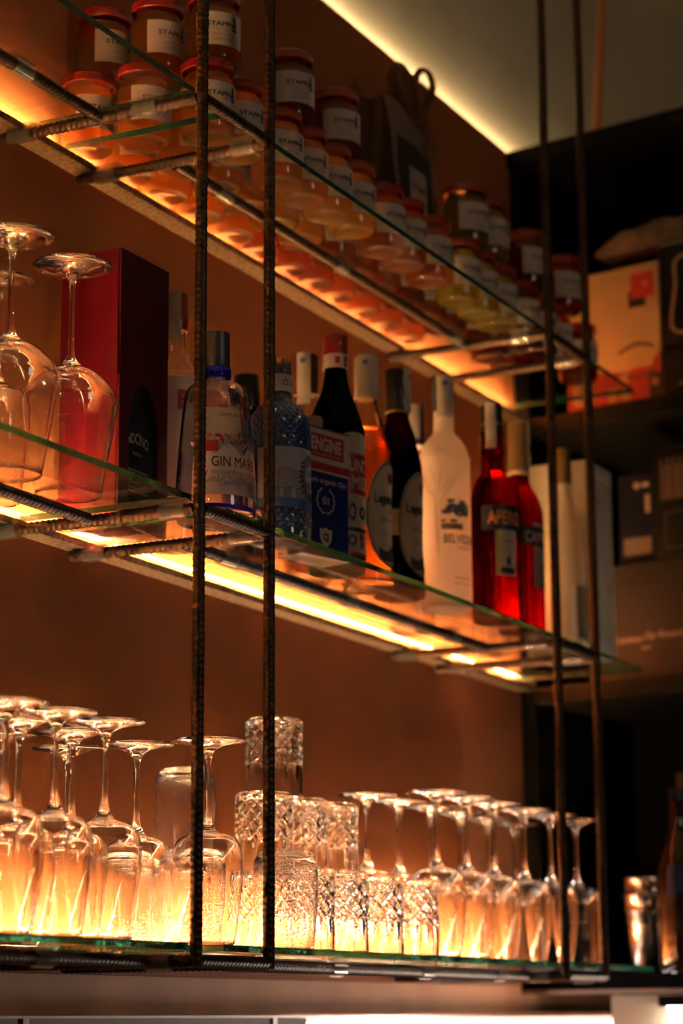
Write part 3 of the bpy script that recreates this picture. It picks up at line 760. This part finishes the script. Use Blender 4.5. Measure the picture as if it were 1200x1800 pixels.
link('lettering', merge(face(text_bm('ENGINE', .0165, .058, .03), .1475), face(text_bm('FUEL THE DREAM', .0028, .054, 0), .1338), face(text_bm('Pure organic Gin', .0066, .074, .015), .0995),
     face(text_bm('01', .0098, .012, .015), .074, -.002), face(sh, .028, -.002), *lau), M_cinkt, t, smooth=False)
link('crest', merge(flat(face(text_bm('Q', .009, None, .05), .027, -.002), Matrix.Translation((0, -.0004, 0)))), M_ink, t, smooth=False)

# --- amber spirit behind the tin
M_amber = glass('amber_spirit', (.95, .42, .08), 0, 1.36)
t, rf = bottle('amber_bottle', 'clear bottle of amber spirit with a paper strip over its dark top, behind the tin', .553, -.122,
    [(.034, .006), (.034, .16), (.030, .19), (.020, .215), (.0155, .235), (.015, .29)], M_glass, shell=.0024, liquid=M_amber, level=.225)
cap(t, [(0, .318), (.0160, .318), (.0168, .3165), (.0168, .262), (0, .262)], mat('dark_red_capsule', (.07, .015, .012), .4)); stamp(t, .0168, .245, .319, 196, .019, seed=2)

# --- green-necked vermouth
M_green = glass('green_glass', (.05, .30, .04), 0, 1.45)
t, rf = bottle('vermouth_bottle', 'green vermouth bottle with red screw cap and red and cream label', .512, -.188,
    [(.0385, .006), (.0385, .18), (.0375, .195), (.030, .222), (.020, .248), (.0152, .272), (.0150, .290)], M_green, shell=.003, liquid=mat('dark_vermouth', (.012, .004, .003), .2), level=.262)
cap(t, [(0, .326), (.0150, .326), (.0162, .3245)] + [(.0162 + (.0006 if k % 2 else 0), .3235 - .0014 * k) for k in range(6)] + [(.0164, .314), (.0164, .302), (.0168, .301), (.0164, .300), (.0164, .2985), (0, .2985)], M_lid)
nb = cap(t, [(.0158, .2985), (.0165, .2985), (.0166, .279), (.0158, .279)], mat('white_neck_band', (.58, .50, .45), .6), 'neck_band')
rn = lambda z: .0166
link('neck_emblem', merge(disc_on(rn, 262, .2915, .0045, .0045), disc_on(rn, 262, .2835, .0040, .0040), patch(rn, 205, 228, .284, .294, off=.0006)), M_redink, nb, smooth=False)
lb = link('label', patch(rf, 180, 330, .020, lambda q: .168 + .018 * math.sin(PI * q), n=40), mat('cream_label', (.44, .36, .28), .7), t)
link('red_field', patch(rf, 180, 330, .102, .157, n=40, off=.0007), M_tred, lb)
link('red_border', patch(rf, 180, 330, .020, .024, n=40, off=.0007), M_tred, lb)
mkd = []
link('lettering', merge(wrap(text_bm('PUNT', .017, .046, .02), rf, 252, .141, .0013), wrap(text_bm('E MES', .017, .050, .02), rf, 252, .118, .0013)), mat('cream_ink2', (.55, .46, .36), .6), lb, smooth=False)
link('crest_print', merge(disc_on(rf, 268, .078, .007, .009, inner=.5, off=.001), disc_on(rf, 240, .078, .006, .012, inner=.6, off=.001), patch(rf, 180, 330, .052, .057, n=30, off=.001), disc_on(rf, 240, .040, .007, .007, inner=.6, off=.001)), M_ink, lb, smooth=False)
link('red_seal', merge(disc_on(rf, 266, .0455, .0055, .0055, off=.0015), disc_on(rf, 266, .0345, .0045, .0045, off=.0015)), M_redink, lb, smooth=False)

# --- two rum bottles with swirled labels
def rum(name, label, x, y, M, liq, capM, az_s, seed, dark):
    pts = [(.0365, .006), (.0355, .03), (.033, .07), (.0335, .12), (.0345, .16), (.0335, .19), (.029, .212), (.0262, .220), (.0270, .224), (.0240, .236), (.0175, .254), (.0158, .262), (.0150, .275), (.0148, .300)]
    t, rf = bottle(name, label, x, y, pts, M, shell=.0025, liquid=liq, level=.226)
    cap(t, [(0, .330), (.0158, .330), (.0166, .328), (.0166, .296), (.0160, .288), (.0160, .270), (0, .270)], capM)
    lab_m = mat('rum_label', (.55, .44, .33) if not dark else (.42, .32, .21), .7)
    ov = lambda q: .028 + .028 * (2 * q - 1) ** 2
    lb = link('label', patch(rf, 205, 325, lambda q: .098 - .070 * math.sqrt(max(0, 1 - (2 * q - 1) ** 2)), lambda q: .098 + .078 * math.sqrt(max(0, 1 - (2 * q - 1) ** 2)) + .0005, n=48), lab_m, t)
    link('side_band', patch(rf, 168, 225, .085, .122, n=20), lab_m, t)
    bo = [disc_on(rf, 265, .1015, .0350, .0735, n=64, inner=.955, off=.001)]
    link('label_border', merge(*bo), mat('bronze_border', (.16, .10, .06), .5), lb, smooth=False)
    link('red_seal', disc_on(rf, 272, .153, .0065, .0085, off=.0012), mat('seal_red', (.22, .01, .01), .5), lb, smooth=False)
    link('lettering', merge(wrap(text_bm('Legendario', .0140, .060, .03), rf, 274, .124, .001), disc_on(rf, 280, .109, .0060, .0045, inner=.8, off=.001), disc_on(rf, 286, .104, .0045, .0035, inner=.8, off=.001)), M_ink, lb, smooth=False)
    link('small_lettering', merge(wrap(text_bm('A\u00d1EJO' if dark else 'A\u00d1EJO BLANCO', .0040, .030, 0), rf, 262, .094, .001), wrap(text_bm('RON DE CUBA', .0030, .026, 0), rf, 266, .075, .001)), mat('rust_ink', (.33, .07, .03), .6), lb, smooth=False)
    link('dark_foot', patch(rf, 234, 298, lambda q: .036 - .0 * q, lambda q: .056 - .006 * math.sin(q * 5), n=20, off=.0007), mat('foot_print', (.05, .035, .025), .7), lb)
    stamp(t, .0168, .268, .331, az_s, .022, seed=seed)
    return t, rf
t, rf = rum('rum_bottle', 'rum bottle with clear amber glass and a curved white label, left of its dark twin', .636, -.172, glass('pale_glass', (1, .93, .82)), glass('pale_rum', (1, .70, .34), 0, 1.36), mat('white_closure', (.52, .45, .38), .6), 205, 5, False)
t, rf = rum('rum_bottle', 'dark brown rum bottle with a curved cream label and black top', .716, -.182, glass('brown_glass', (.28, .09, .025)), mat('dark_rum', (.020, .006, .003), .1), M_black_cap, 268, 8, True)
link('gold_ring', fix(lathe([(.0166, .2655), (.0178, .266), (.0182, .2675), (.0176, .269), (.0166, .269)], 40)), M_gold, t)

# --- silver-capped bottle behind
t, rf = bottle('bottle', 'clear bottle with a white and dark blue cap, behind the frosted bottle', .985, -.075, [(.034, .006), (.034, .19), (.030, .22), (.017, .250), (.016, .27)], M_glass, shell=.0025)
cap(t, [(0, .355), (.020, .355), (.0212, .353), (.0212, .290), (0, .290)], mat('white_cap', (.50, .43, .38), .5)); link('cap_stripe', patch(lambda z: .0214, 255, 320, .290, .3535), mat('navy_cap', (.015, .02, .05), .5), t)
link('cap_band', fix(lathe([(.0213, .290), (.0215, .290), (.0215, .300), (.0213, .300)], 40)), mat('navy_band', (.03, .04, .12), .5), t)

# --- frosted vodka
M_frosted = sheer('frosted_glass', (.92, .82, .73), .55, .35)
t, rf = bottle('vodka_bottle', 'tall frosted white vodka bottle with a tree picture', .834, -.200,
    [(.0372, .006), (.0375, .02), (.0375, .205), (.0368, .222), (.0320, .240), (.0230, .254), (.0158, .262), (.0150, .275), (.0146, .295)], M_frosted)
cap(t, [(0, .345), (.0145, .345), (.0152, .343), (.0152, .294), (0, .294)], mat('navy_capsule', (.03, .05, .08), .4)); stamp(t, .0153, .285, .346, 215, .024, seed=11)
M_grey = mat('grey_blue_print', (.24, .22, .25), .6)
tree = []
for i, (a1, z1, L, W, an) in enumerate([(190, .06, .11, .0022, -.04), (193, .15, .06, .0013, .55), (189, .15, .06, .0012, -.5), (190, .165, .05, .0012, .15), (195, .14, .04, .0012, .95), (186, .16, .04, .001, -.85), (197, .165, .03, .001, .5), (185, .18, .03, .001, -.3)]):
    tree.append(leaf(rf, a1, z1, L, W, -an, .001))
link('tree_print', merge(*tree), mat('pale_print', (.74, .66, .60), .6), t, smooth=False)
hb = [disc_on(rf, 220 + dx, .138 + dz, a_, b_, off=.0007) for dx, dz, a_, b_ in [(-12, 0, .008, .004), (2, .006, .011, .006), (18, .002, .010, .009), (26, .012, .007, .006), (-2, .016, .006, .003), (34, .004, .008, .010)]]
link('landscape_print', merge(*hb), M_grey, t, smooth=False)
link('palace_print', merge(patch(rf, 196, 246, .112, .121, off=.0007), patch(rf, 196, 206, .1225, .127, off=.0007), patch(rf, 216, 232, .1225, .127, off=.0007)), mat('sepia_print', (.36, .22, .16), .6), t, smooth=False)
link('lettering', merge(wrap(text_bm('BELVEDERE', .0125, .060, .012), rf, 247, .099), wrap(text_bm('VODKA', .0046, .024, .015, 0, 1.4), rf, 250, .086), wrap(text_bm('IMPORTED', .0028, .026), rf, 245, .042), wrap(text_bm('POLISH VODKA', .0028, .03), rf, 245, .034)), mat('dark_grey_ink', (.05, .045, .06), .5), t, smooth=False)

# --- the two red aperitifs
M_red1 = glass('orange_red_liquor', (.62, .026, .007), 0, 1.40)
t, rf = bottle('aperitif_bottle', 'orange-red aperitif bottle with a dark blue label band', .962, -.222,
    [(.036, .006), (.0345, .03), (.0335, .06), (.0350, .12), (.0355, .170), (.0340, .190), (.0280, .212), (.0205, .224), (.0170, .232), (.0165, .262), (.0165, .290)], M_red1)
cap(t, [(0, .332), (.0158, .332), (.0165, .330), (.0165, .290), (0, .290)], M_black_cap); stamp(t, .0165, .262, .333, 196, .016, seed=21, blue=False)
cap(t, [(.0166, .300), (.0172, .300), (.0172, .303), (.0166, .303)], M_gold, 'cap_band')
cap(t, [(.0166, .256), (.0180, .257), (.0186, .2595), (.0180, .262), (.0166, .263)], M_red1, 'neck_ring')
lb = link('label_band', patch(rf, 172, 300, .134, .171, n=30), mat('navy_label', (.008, .014, .045), .45), t)
link('lettering', wrap(text_bm('APEROL', .0200, .066, .02), rf, 240, .153, .0012), mat('orange_ink', (.75, .28, .04), .5), lb, smooth=False)
ll = link('lower_label', patch(rf, 207, 266, .066, .134, n=24), mat('cream_label2', (.50, .42, .33), .7), t)
link('label_stripe', merge(patch(rf, 209, 215, .068, .134, off=.0008)), mat('lime_print', (.28, .36, .05), .6), ll)
link('label_mark', merge(patch(rf, 219, 260, .069, .078, off=.0009), disc_on(rf, 240, .087, .004, .006, off=.001), wrap(text_bm('Aperitivo', .004, .020, .01), rf, 240, .118, .001)), M_ink, ll, smooth=False)
t, rf = bottle('bitter_bottle', 'deep red bitter bottle with a black name band, right of the orange-red one', 1.072, -.218,
    [(.0362, .006), (.0362, .165), (.0350, .190), (.0280, .212), (.0190, .228), (.0165, .240), (.0162, .255)], glass('ruby_liquor', (.52, .007, .016), 0, 1.40))
cap(t, [(0, .330), (.0150, .330), (.0160, .328), (.0160, .270), (.0166, .268), (.0166, .255), (0, .255)], mat('gold_cap', (.32, .20, .08), .4, .5)); stamp(t, .0162, .262, .331, 290, .022, seed=31)
cap(t, [(.0163, .246), (.0172, .247), (.0172, .253), (.0163, .254)], mat('clear_collar', (.5, .35, .2), .1), 'neck_ring')
lb = link('label_band', patch(rf, 203, 322, .131, .159, n=30), M_ink, t)
link('lettering', wrap(text_bm('CAMPARI', .0165, .062, .02), rf, 262, .1445, .0012), mat('pink_white_ink', (.62, .44, .42), .6), lb, smooth=False)
link('lower_label', merge(patch(rf, 238, 310, .066, .130, n=24), patch(rf, 238, 310, .160, .166, n=20)), mat('grey_label', (.32, .28, .25), .7), t)
t, rf = bottle('bottle', 'clear bottle whose beaded neck shows between the two red aperitif bottles', 1.245, -.095, [(.033, .006), (.033, .20), (.028, .24), (.018, .262), (.014, .28), (.0152, .290), (.0135, .298), (.0150, .308), (.0135, .318), (.0150, .330)], M_glass, shell=.0025)
cap(t, [(0, .362), (.0150, .362), (.0158, .360), (.0158, .330), (0, .330)], M_gold)

# --- white bottle and its carton
M_white = sheer('white_glazed_glass', (.78, .70, .56), .35, .15)
t, rf = bottle('white_bottle', 'white-bodied bottle with gold foil neck, standing between the right posts', 1.252, -.220,
    [(.0345, .006), (.0350, .02), (.0345, .10), (.0315, .16), (.0250, .20), (.0180, .235), (.0150, .252), (.0145, .275)], M_white)
cap(t, [(0, .328), (.0140, .328), (.0150, .326), (.0158, .268), (0, .268)], M_gold, 'foil')
lb = link('label', patch(rf, 232, 338, .014, .098, n=30), mat('beige_label', (.36, .29, .19), .7), t)
fl = [disc_on(rf, 268 + dx, .068 + dz, .0055, .0055, off=.0009, n=14) for dx, dz in [(0, 0), (9, .007), (12, -.004), (3, .011), (14, -.014), (10, -.024)]]
link('flower_print', merge(*fl), mat('ochre_print', (.45, .20, .03), .6), lb, smooth=False)
link('lettering', wrap(text_bm('IIIIII', .003, .018), rf, 270, .027), M_tan, lb, smooth=False)
t = thing('gift_carton', 'tall white gift carton behind the white bottle, at the right end of the shelf', 'box', (1.352, -.190, TM), 0)
link('carton', box(-.054, .054, -.056, .056, 0, .318, bev=.0008), mat('white_carton', (.60, .50, .36), .6), t)
link('lid_flap', box(-.0545, .0545, -.0565, .0565, .296, .3185, bev=.0005), mat('carton_lid', (.56, .47, .34), .6), t)
link('lettering', flat(text_bm('IIIIII', .005, .024), Matrix.Translation((-.01, -.0563 - .0004, .255))), M_tan, t, smooth=False)
link('flower_print', merge(*[flat(grid_xz(-.004, .004, -.003, .003, 2), Matrix.Translation((.030 + a_, -.0567, .112 + b_))) for a_, b_ in [(0, 0), (.008, .006), (-.006, .008)]]), mat('ochre_print2', (.45, .2, .03), .6), t, smooth=False)

# --- dark red presentation box with an arched window
t = thing('presentation_box', 'tall glossy dark red gift box with an arched window, behind the balloon glasses', 'box', (.155, -.067, TM), 0)
M_rbox = mat('dark_red_card', (.13, .004, .012), .22, Coat_Weight=.3); M_wine = mat('wine_card', (.085, .004, .008), .3)
x0, x1, y0, y1, H = -.055, .055, -.043, .043, .340
link('box_shell', merge(box(x0, x1, y0 + .004, y1, 0, H, bev=.001)), M_rbox, t)
# front sheet with the arch cut out
bm = bmesh.new(); aw, ah0, ah1 = .034, .0, .185; cxx = 0
arch = [(cxx - aw, .018)] + [(cxx - aw * math.cos(PI * i / 24), .120 + .062 * math.sin(PI * i / 24)) for i in range(25)] + [(cxx + aw, .018)]
bm = bmesh.new()
half = arch[:len(arch) // 2 + 1]
cols = [bm.verts.new((x0, y0, 0)), bm.verts.new((x1, y0, 0))]
def strip(pa, pb, sg):
    e_ = x0 if sg < 0 else x1
    q = [(e_, pa[1]), (sg * abs(pa[0]), pa[1]), (sg * abs(pb[0]), pb[1]), (e_, pb[1])]
    bm.faces.new([bm.verts.new((x, y0, z)) for x, z in q])
for pa, pb in zip(half, half[1:]):
    for sg in (-1, 1): strip(pa, pb, sg)
for z0_, z1_ in ((0, .018), (.182, H)): bm.faces.new([bm.verts.new((x, y0, z)) for x, z in ((x0, z0_), (x1, z0_), (x1, z1_), (x0, z1_))])
for v in cols: bm.verts.remove(v)
bmesh.ops.remove_doubles(bm, verts=bm.verts[:], dist=1e-6); bmesh.ops.recalc_face_normals(bm, faces=bm.faces[:])
r_ = bmesh.ops.solidify(bm, geom=bm.faces[:], thickness=.0035)
for v in bm.verts: v.co.y = y0 if v.co.y < y0 + .0001 and v.co.y > y0 - .0001 else y0 + .0035
link('window_front', bm, M_wine, t, smooth=False)
pn = bmesh.new(); pn.faces.new([pn.verts.new((x * .998, y0 + .0036, z)) for x, z in arch]); bmesh.ops.triangulate(pn, faces=pn.faces[:])
wn = link('window', pn, mat('window_dark', (.004, .003, .003), .15), t, smooth=False)
rb = lambda z: .1
bi = []
for s, h, wd_, z in (('NOCINO', .013, .048, .112), ('RISERVA', .0042, .022, .093), ('NEGRAR', .0115, .044, .062)):
    b_ = text_bm(s, h, wd_, .012)
    for v in b_.verts: v.co = Vector((v.co.x - .008, y0 + .0030, z + v.co.z + (-8 * v.co.x ** 2 if s == 'NOCINO' else 0)))
    bi.append(b_)
bi += [box(-.032, .016, y0 + .0028, y0 + .0032, z, z + .0012) for z in (.0715, .0500, .0455)]
link('lettering', merge(*bi), mat('grey_gold_ink', (.42, .34, .28), .5), wn, smooth=False)

# ------------------------------------------------------------------ black bookcase at the end wall
bd_ = Vector((-.157, -.988, 0)).normalized(); bn_ = Vector((.988, -.157, 0)).normalized(); bo_ = Vector((1.588, -.001, 0))
MB = Matrix(((bd_.x, bn_.x, 0, bo_.x), (bd_.y, bn_.y, 0, bo_.y), (0, 0, 1, Z0), (0, 0, 0, 1)))
def B(bm): bm.transform(MB); bmesh.ops.recalc_face_normals(bm, faces=bm.faces[:]) if True else 0; return bm
def at(s, d, z): return MB @ Vector((s, d, z))
RB = math.atan2(bd_.y, bd_.x)
t = thing('bookcase', 'tall black open bookcase at the end of the terracotta wall', 'bookcase', (0, 0, 0))
W_, D_ = 1.25, .36
link('side_panel', B(box(0, .030, .0, D_, .045, 1.562)), M_black, t, smooth=False)
link('side_panel', B(box(W_ - .03, W_, .0, D_, .045, 1.562)), M_black, t, smooth=False)
link('back_panel', B(box(.030, W_ - .03, D_ - .015, D_, .045, 1.562)), M_blackin, t, smooth=False)
link('fascia', B(box(-.001, W_, -.012, 0, 1.532, 1.562)), M_black, t, smooth=False)
link('top_board', B(box(.030, W_ - .03, .0, D_ - .015, 1.53, 1.562)), M_black, t, smooth=False)
for z in (1.020, .535):
    link('shelf', B(box(.030, W_ - .03, -.004, D_ - .015, z, z + .030)), M_blackedge, t, smooth=False)
link('base_board', B(box(.0, W_, -.020, D_, .043, .072)), M_black, t, smooth=False)
link('edge_strip', B(box(.0, W_, -.0225, -.020, .040, .047)), mat('tan_edge', (.35, .24, .17), .5), t, smooth=False)
wr = struct(link('wall_right', B(box(.145, 1.6, .03, .06, -Z0, .038)), mat('beige_wall', (.50, .38, .26), .8), smooth=False))
# cool lamp under the bookcase
t = thing('under_shelf_lamp', 'small bright lamp under the bookcase at lower right corner', 'lamp', at(.30, .0, .0), RB)
link('lamp_housing', box(-.045, .12, -.010, .022, .018, .036), M_black, t, smooth=False)
link('lamp_lens', box(-.030, .12, -.006, .018, .0125, .018), emit('lamp_lens_glow', (1, .93, .85), 90), t, smooth=False)
# brushed ledge with a cool strip, along the foot of the wall
t = thing('ledge_light', 'thin grey ledge with a cool white light strip along the bottom of the photo', 'light strip', (0, -.018, Z0 - .004), 0)
link('ledge', box(-2.0, 2.04, -.016, .018, .0075, .0105), M_alu, t, smooth=False)
link('channel', box(-2.0, .72, -.014, .018, -.012, .0074), mat('grey_channel', (.12, .11, .11), .5, .4), t, smooth=False)
link('light_strip', box(.72, 2.03, -.012, .014, -.010, .0010), M_white_led, t, smooth=False)
for x in (-.6, .04, .62, 1.15): link('clip', box(x, x + .012, -.0165, -.004, -.010, .0078), M_alu, t, smooth=False)

def place(root, s, d, z, r=0): root.location = at(s, d, z); root.rotation_euler = (0, 0, RB + r)
# in the bookcase: local x runs along the shelf towards the room, y goes into the case
t = thing('grocery_box', 'yellow and red cardboard box in the bookcase behind the right posts', 'box', (0, 0, 0)); place(t, .10, .02, 1.051)
M_yel = mat('ochre_card', (.50, .32, .14), .6); M_rcard = mat('red_card', (.40, .03, .015), .6)
link('carton', box(0, .188, 0, .14, 0, .252, bev=.001), M_yel, t)
poly = lambda pts, y: (lambda b: (b.faces.new([b.verts.new((x, y, z)) for x, z in pts]), b)[1])(bmesh.new())
link('red_print', merge(poly([(.0, -.0), (.188, 0), (.188, .088), (.170, .072), (.120, .060), (.065, .066), (0, .075)], -.0006)), M_rcard, t, smooth=False)
link('corner_mark', box(.128, .162, -.0008, 0, .175, .205), M_ink, t, smooth=False)
link('red_square', box(.134, .180, -.0012, 0, .190, .236), M_rcard, t, smooth=False)
link('star', poly([(.160, .212), (.164, .209), (.167, .213), (.166, .219), (.160, .219)], -.0016), M_yel, t, smooth=False)
wv = []
for z0_, k in ((.098, 1), (.062, -1)):
    wv.append(merge(*[poly([(.105 + .007 * i, z0_ + k * .012 * math.sin(PI * i / 11)), (.112 + .007 * i, z0_ + k * .012 * math.sin(PI * (i + 1) / 11)), (.112 + .007 * i, z0_ + k * .012 * math.sin(PI * (i + 1) / 11) - .006), (.105 + .007 * i, z0_ + k * .012 * math.sin(PI * i / 11) - .006)], -.0010) for i in range(10)]))
M_bp = mat('brown_print', (.08, .05, .025), .6)
for q_ in wv: link('curved_print', q_, M_bp, t, smooth=False)
link('printed_window', box(.108, .172, -.0008, 0, .064, .100), mat('tan_print', (.55, .32, .12), .6), t, smooth=False)
link('ingredients_panel', box(.012, .052, -.0010, 0, .012, .052), M_yel, t, smooth=False)
link('printed_lines', merge(*[box(.020, .046, -.0014, 0, .020 + .005 * k, .0225 + .005 * k) for k in range(6)]), mat('brown_lines', (.12, .07, .03), .6), t, smooth=False)
link('printed_pictures', merge(box(.082, .100, -.001, 0, .008, .034), box(.106, .124, -.001, 0, .008, .030), box(.106, .122, -.001, 0, .036, .058)), mat('tan_print2', (.45, .24, .09), .6), t, smooth=False)
link('mark_panel', box(.164, .1875, -.0008, 0, .001, .050), M_ink, t, smooth=False)
link('round_mark', fix(flat(lathe([(0, 0), (.008, 0), (.008, .001), (0, .001)], 24), Matrix.Translation((.176, -.0004, .034)) @ Matrix.Rotation(rad(90), 4, 'X'))), mat('brass_mark', (.30, .16, .05), .5), t, smooth=False)
t = thing('kettle_box', 'black appliance box with a pale outline drawing, right of the yellow and red box', 'box', (0, 0, 0)); place(t, .292, .02, 1.051)
M_bcard = mat('black_card', (.005, .0045, .004), .5, Specular_IOR_Level=.15); M_brown = mat('pale_brown_ink', (.20, .13, .09), .6)
link('carton', box(0, .21, 0, .16, 0, .285, bev=.001), M_bcard, t)
def tube(pts, r, n=8):
    bm = bmesh.new(); q = smoothprof3(pts, 6); prev = None
    for i, p in enumerate(q):
        d = (q[min(i + 1, len(q) - 1)] - q[max(0, i - 1)]).normalized(); up = Vector((0, 1, 0)); x = d.cross(up).normalized()
        ring = [bm.verts.new(p + (x * math.cos(2 * PI * k / n) + up * math.sin(2 * PI * k / n) * .3) * r) for k in range(n)]
        if prev:
            for k in range(n): bm.faces.new((prev[k], prev[(k + 1) % n], ring[(k + 1) % n], ring[k]))
        prev = ring
    return bm
link('outline_drawing', merge(tube([(.10, -.001, .255), (.035, -.001, .248), (.030, -.001, .20), (.020, -.001, .14), (.026, -.001, .118), (.05, -.001, .112), (.12, -.001, .112)], .0028), tube([(.028, -.001, .020), (.06, -.001, .030), (.12, -.001, .042)], .003)), M_brown, t)
link('edge_line', box(0, .21, -.0006, 0, .276, .281), M_brown, t, smooth=False)
t = thing('folded_sack', 'crumpled grey-brown sack lying on the boxes in the bookcase', 'sack', (0, 0, 0)); place(t, .16, .03, 1.3365)
bm = bmesh.new(); nx, ny = 26, 10; rs = random.Random(5)
for side in (0, 1):
    g = []
    for i in range(nx + 1):
        row = []
        for k in range(ny + 1):
            u, v = i / nx, k / ny
            h = (.055 + .018 * u) * min(1, u * 5 + .25) * (math.sin(PI * min(1, .22 + v * .75))) + .006 * math.sin(u * 21) * math.sin(v * 6)
            row.append(bm.verts.new((u * .30, v * .17, h if side else 0)))
        g.append(row)
    for i in range(nx):
        for k in range(ny): bm.faces.new((g[i][k], g[i + 1][k], g[i + 1][k + 1], g[i][k + 1]))
    if side == 0: g0 = g
for i in range(nx):
    bm.faces.new((g0[i][0], g0[i + 1][0], g[i + 1][0], g[i][0])); bm.faces.new((g0[i][ny], g0[i + 1][ny], g[i + 1][ny], g[i][ny]))
for k in range(ny):
    bm.faces.new((g0[0][k], g0[0][k + 1], g[0][k + 1], g[0][k])); bm.faces.new((g0[nx][k], g0[nx][k + 1], g[nx][k + 1], g[nx][k]))
link('sack_cloth', fix(bm), noise_col(mat('grey_sack', rough=.9), (.10, .07, .05), (.17, .12, .09), 30, 6, .6, 60, .003), t, 60)
t = thing('carton_with_script', 'long dark grey carton with pale script lettering in the bookcase', 'box', (0, 0, 0)); place(t, .13, .015, .5655)
link('carton', box(0, .42, 0, .25, 0, .200, bev=.001), mat('dark_grey_card', (.026, .018, .015), .6, Specular_IOR_Level=.2), t)
link('lettering', merge(flat(text_bm('CODORNIU', .009, .058, .02), Matrix.Translation((.078, -.0008, .068))), flat(text_bm('Gay Rossard', .012, .076, .01, .4), Matrix.Translation((.148, -.0008, .073))), flat(text_bm('IIIII', .005, .016, .02), Matrix.Translation((.112, -.0008, .052)))), mat('pale_pink_ink', (.42, .28, .22), .6), t, smooth=False)
t = thing('navy_carton', 'small navy blue carton with pale print on the long grey carton', 'box', (0, 0, 0)); place(t, .190, .03, .766)
link('carton', box(0, .066, 0, .10, 0, .162, bev=.001), mat('navy_card', (.005, .005, .012), .5, Specular_IOR_Level=.2), t)
link('label', box(.008, .062, -.0008, 0, .018, .048), mat('brown_label', (.13, .085, .065), .6), t, smooth=False)
link('emblem', merge(flat(lathe([(0, 0), (.006, 0), (.006, .001), (0, .001)], 20), Matrix.Translation((.036, 0, .140)) @ Matrix.Rotation(rad(90), 4, 'X')), box(.046, .060, -.0008, 0, .136, .144), box(.052, .061, -.0008, 0, .090, .122)), mat('silver_ink', (.35, .28, .25), .5), t, smooth=False)
t = thing('machine_carton', 'black carton with faded brown barcode lines, right of the navy carton', 'box', (0, 0, 0)); place(t, .262, .02, .766)
link('carton', box(0, .24, 0, .20, 0, .195, bev=.001), mat('soft_black_card', (.006, .0045, .004), .6, Specular_IOR_Level=.15), t)
link('printed_bars', merge(*[box(.016 + .006 * k, .0195 + .006 * k + .001 * (k % 3), -.0008, 0, .105, .178 - .012 * (k % 2)) for k in range(9)]), mat('faded_brown', (.10, .055, .035), .7), t, smooth=False)
link('window_print', merge(box(.022, .12, -.0008, 0, .082, .084), box(.022, .12, -.0008, 0, .020, .022), box(.022, .024, -.0008, 0, .020, .084)), mat('faded_line', (.055, .032, .022), .7), t, smooth=False)
t = thing('tea_carton', 'small black and grey carton, upper one of the pair above the shaker', 'box', (0, 0, 0)); place(t, .250, .09, .334)
link('carton', box(0, .10, 0, .09, 0, .076, bev=.0008), mat('near_black_card', (.020, .013, .011), .5), t)
link('grey_panel', box(.054, .10, -.0008, 0, .022, .074), mat('grey_panel', (.16, .10, .075), .6), t, smooth=False)
link('picture', box(.028, .046, -.0008, 0, .028, .050), mat('brown_picture', (.10, .045, .015), .6), t, smooth=False)
link('lettering', merge(flat(text_bm('IIIII', .006, .018, .02), Matrix.Translation((.078, -.0014, .062))), flat(text_bm('III', .008, .012, .03), Matrix.Translation((.072, -.0014, .046)))), M_ink, t, smooth=False)
t = thing('tea_carton', 'small dark carton, lower one of the pair above the shaker', 'box', (0, 0, 0)); place(t, .252, .09, .262)
link('carton', box(0, .10, 0, .09, 0, .071, bev=.0008), mat('near_black_card2', (.018, .011, .009), .5), t)
link('grey_panel', box(.058, .10, -.0008, 0, .030, .068), mat('grey_panel2', (.10, .06, .045), .6), t, smooth=False)
t = thing('stacking_crate', 'black crate under the small dark cartons in the bookcase', 'crate', (0, 0, 0)); place(t, .246, .10, .0725)
link('crate', merge(box(0, .16, 0, .004, 0, .188), box(0, .16, .156, .16, 0, .188), box(0, .004, 0, .16, 0, .188), box(.156, .16, 0, .16, 0, .188), box(0, .16, 0, .16, .185, .189)), M_bcard, t, smooth=False)
# stainless shaker: glass-shaped tin with two beads
M_steel = mat('polished_steel', (.70, .60, .50), .2, 1)
t = thing('cocktail_shaker', 'stainless steel cocktail tin standing just past the right end of the bottom glass shelf', 'shaker', at(.218, .030, .0722), 0)
sp = [(0, .001), (.028, 0), (.0292, .0015), (.036, .075), (.0385, .098), (.0402, .100), (.0405, .102), (.0402, .104), (.0405, .122), (.0418, .124), (.0420, .127), (.0400, .130), (.0400, .152), (.0412, .154), (.0408, .156), (.0385, .1555), (.036, .13), (.027, .004), (0, .004)]
link('steel_cup', fix(lathe(sp, 64)), M_steel, t)
link('rim_bead', fix(lathe([(.0408, .1540), (.0420, .1548), (.0425, .156), (.0420, .1572), (.0408, .1578)], 64)), M_steel, t)
link('middle_bead', fix(lathe([(.0400, .1245), (.0425, .1255), (.0432, .1275), (.0425, .1292), (.0400, .130)], 64)), M_steel, t)
# dark bottle cut by the frame
t = thing('dark_bottle', 'dark brown bottle with a blue label cut by the right edge of the photo', 'bottle', at(.338, -.075, .0725), 0)
bp_ = smoothprof([(.034, .004), (.0375, .01), (.0375, .13), (.036, .16), (.028, .19), (.016, .225), (.0135, .26), (.0135, .28)], 5)
link('glass_body', fix(lathe([(0, .0), (.034, 0)] + bp_ + [(0, .28)], 48)), mat('dark_brown_glass', (.030, .008, .005), .06, Coat_Weight=.5), t)
link('cap', fix(lathe([(0, .292), (.0140, .292), (.0145, .29), (.0145, .272), (0, .272)], 32)), M_black_cap, t)
lb = link('label', patch(rfun(bp_), 165, 300, .122, .165, n=24), mat('blue_label', (.012, .016, .10), .5), t)
link('label_mark', disc_on(rfun(bp_), 225, .144, .009, .012, off=.0008), M_gold, lb, smooth=False)
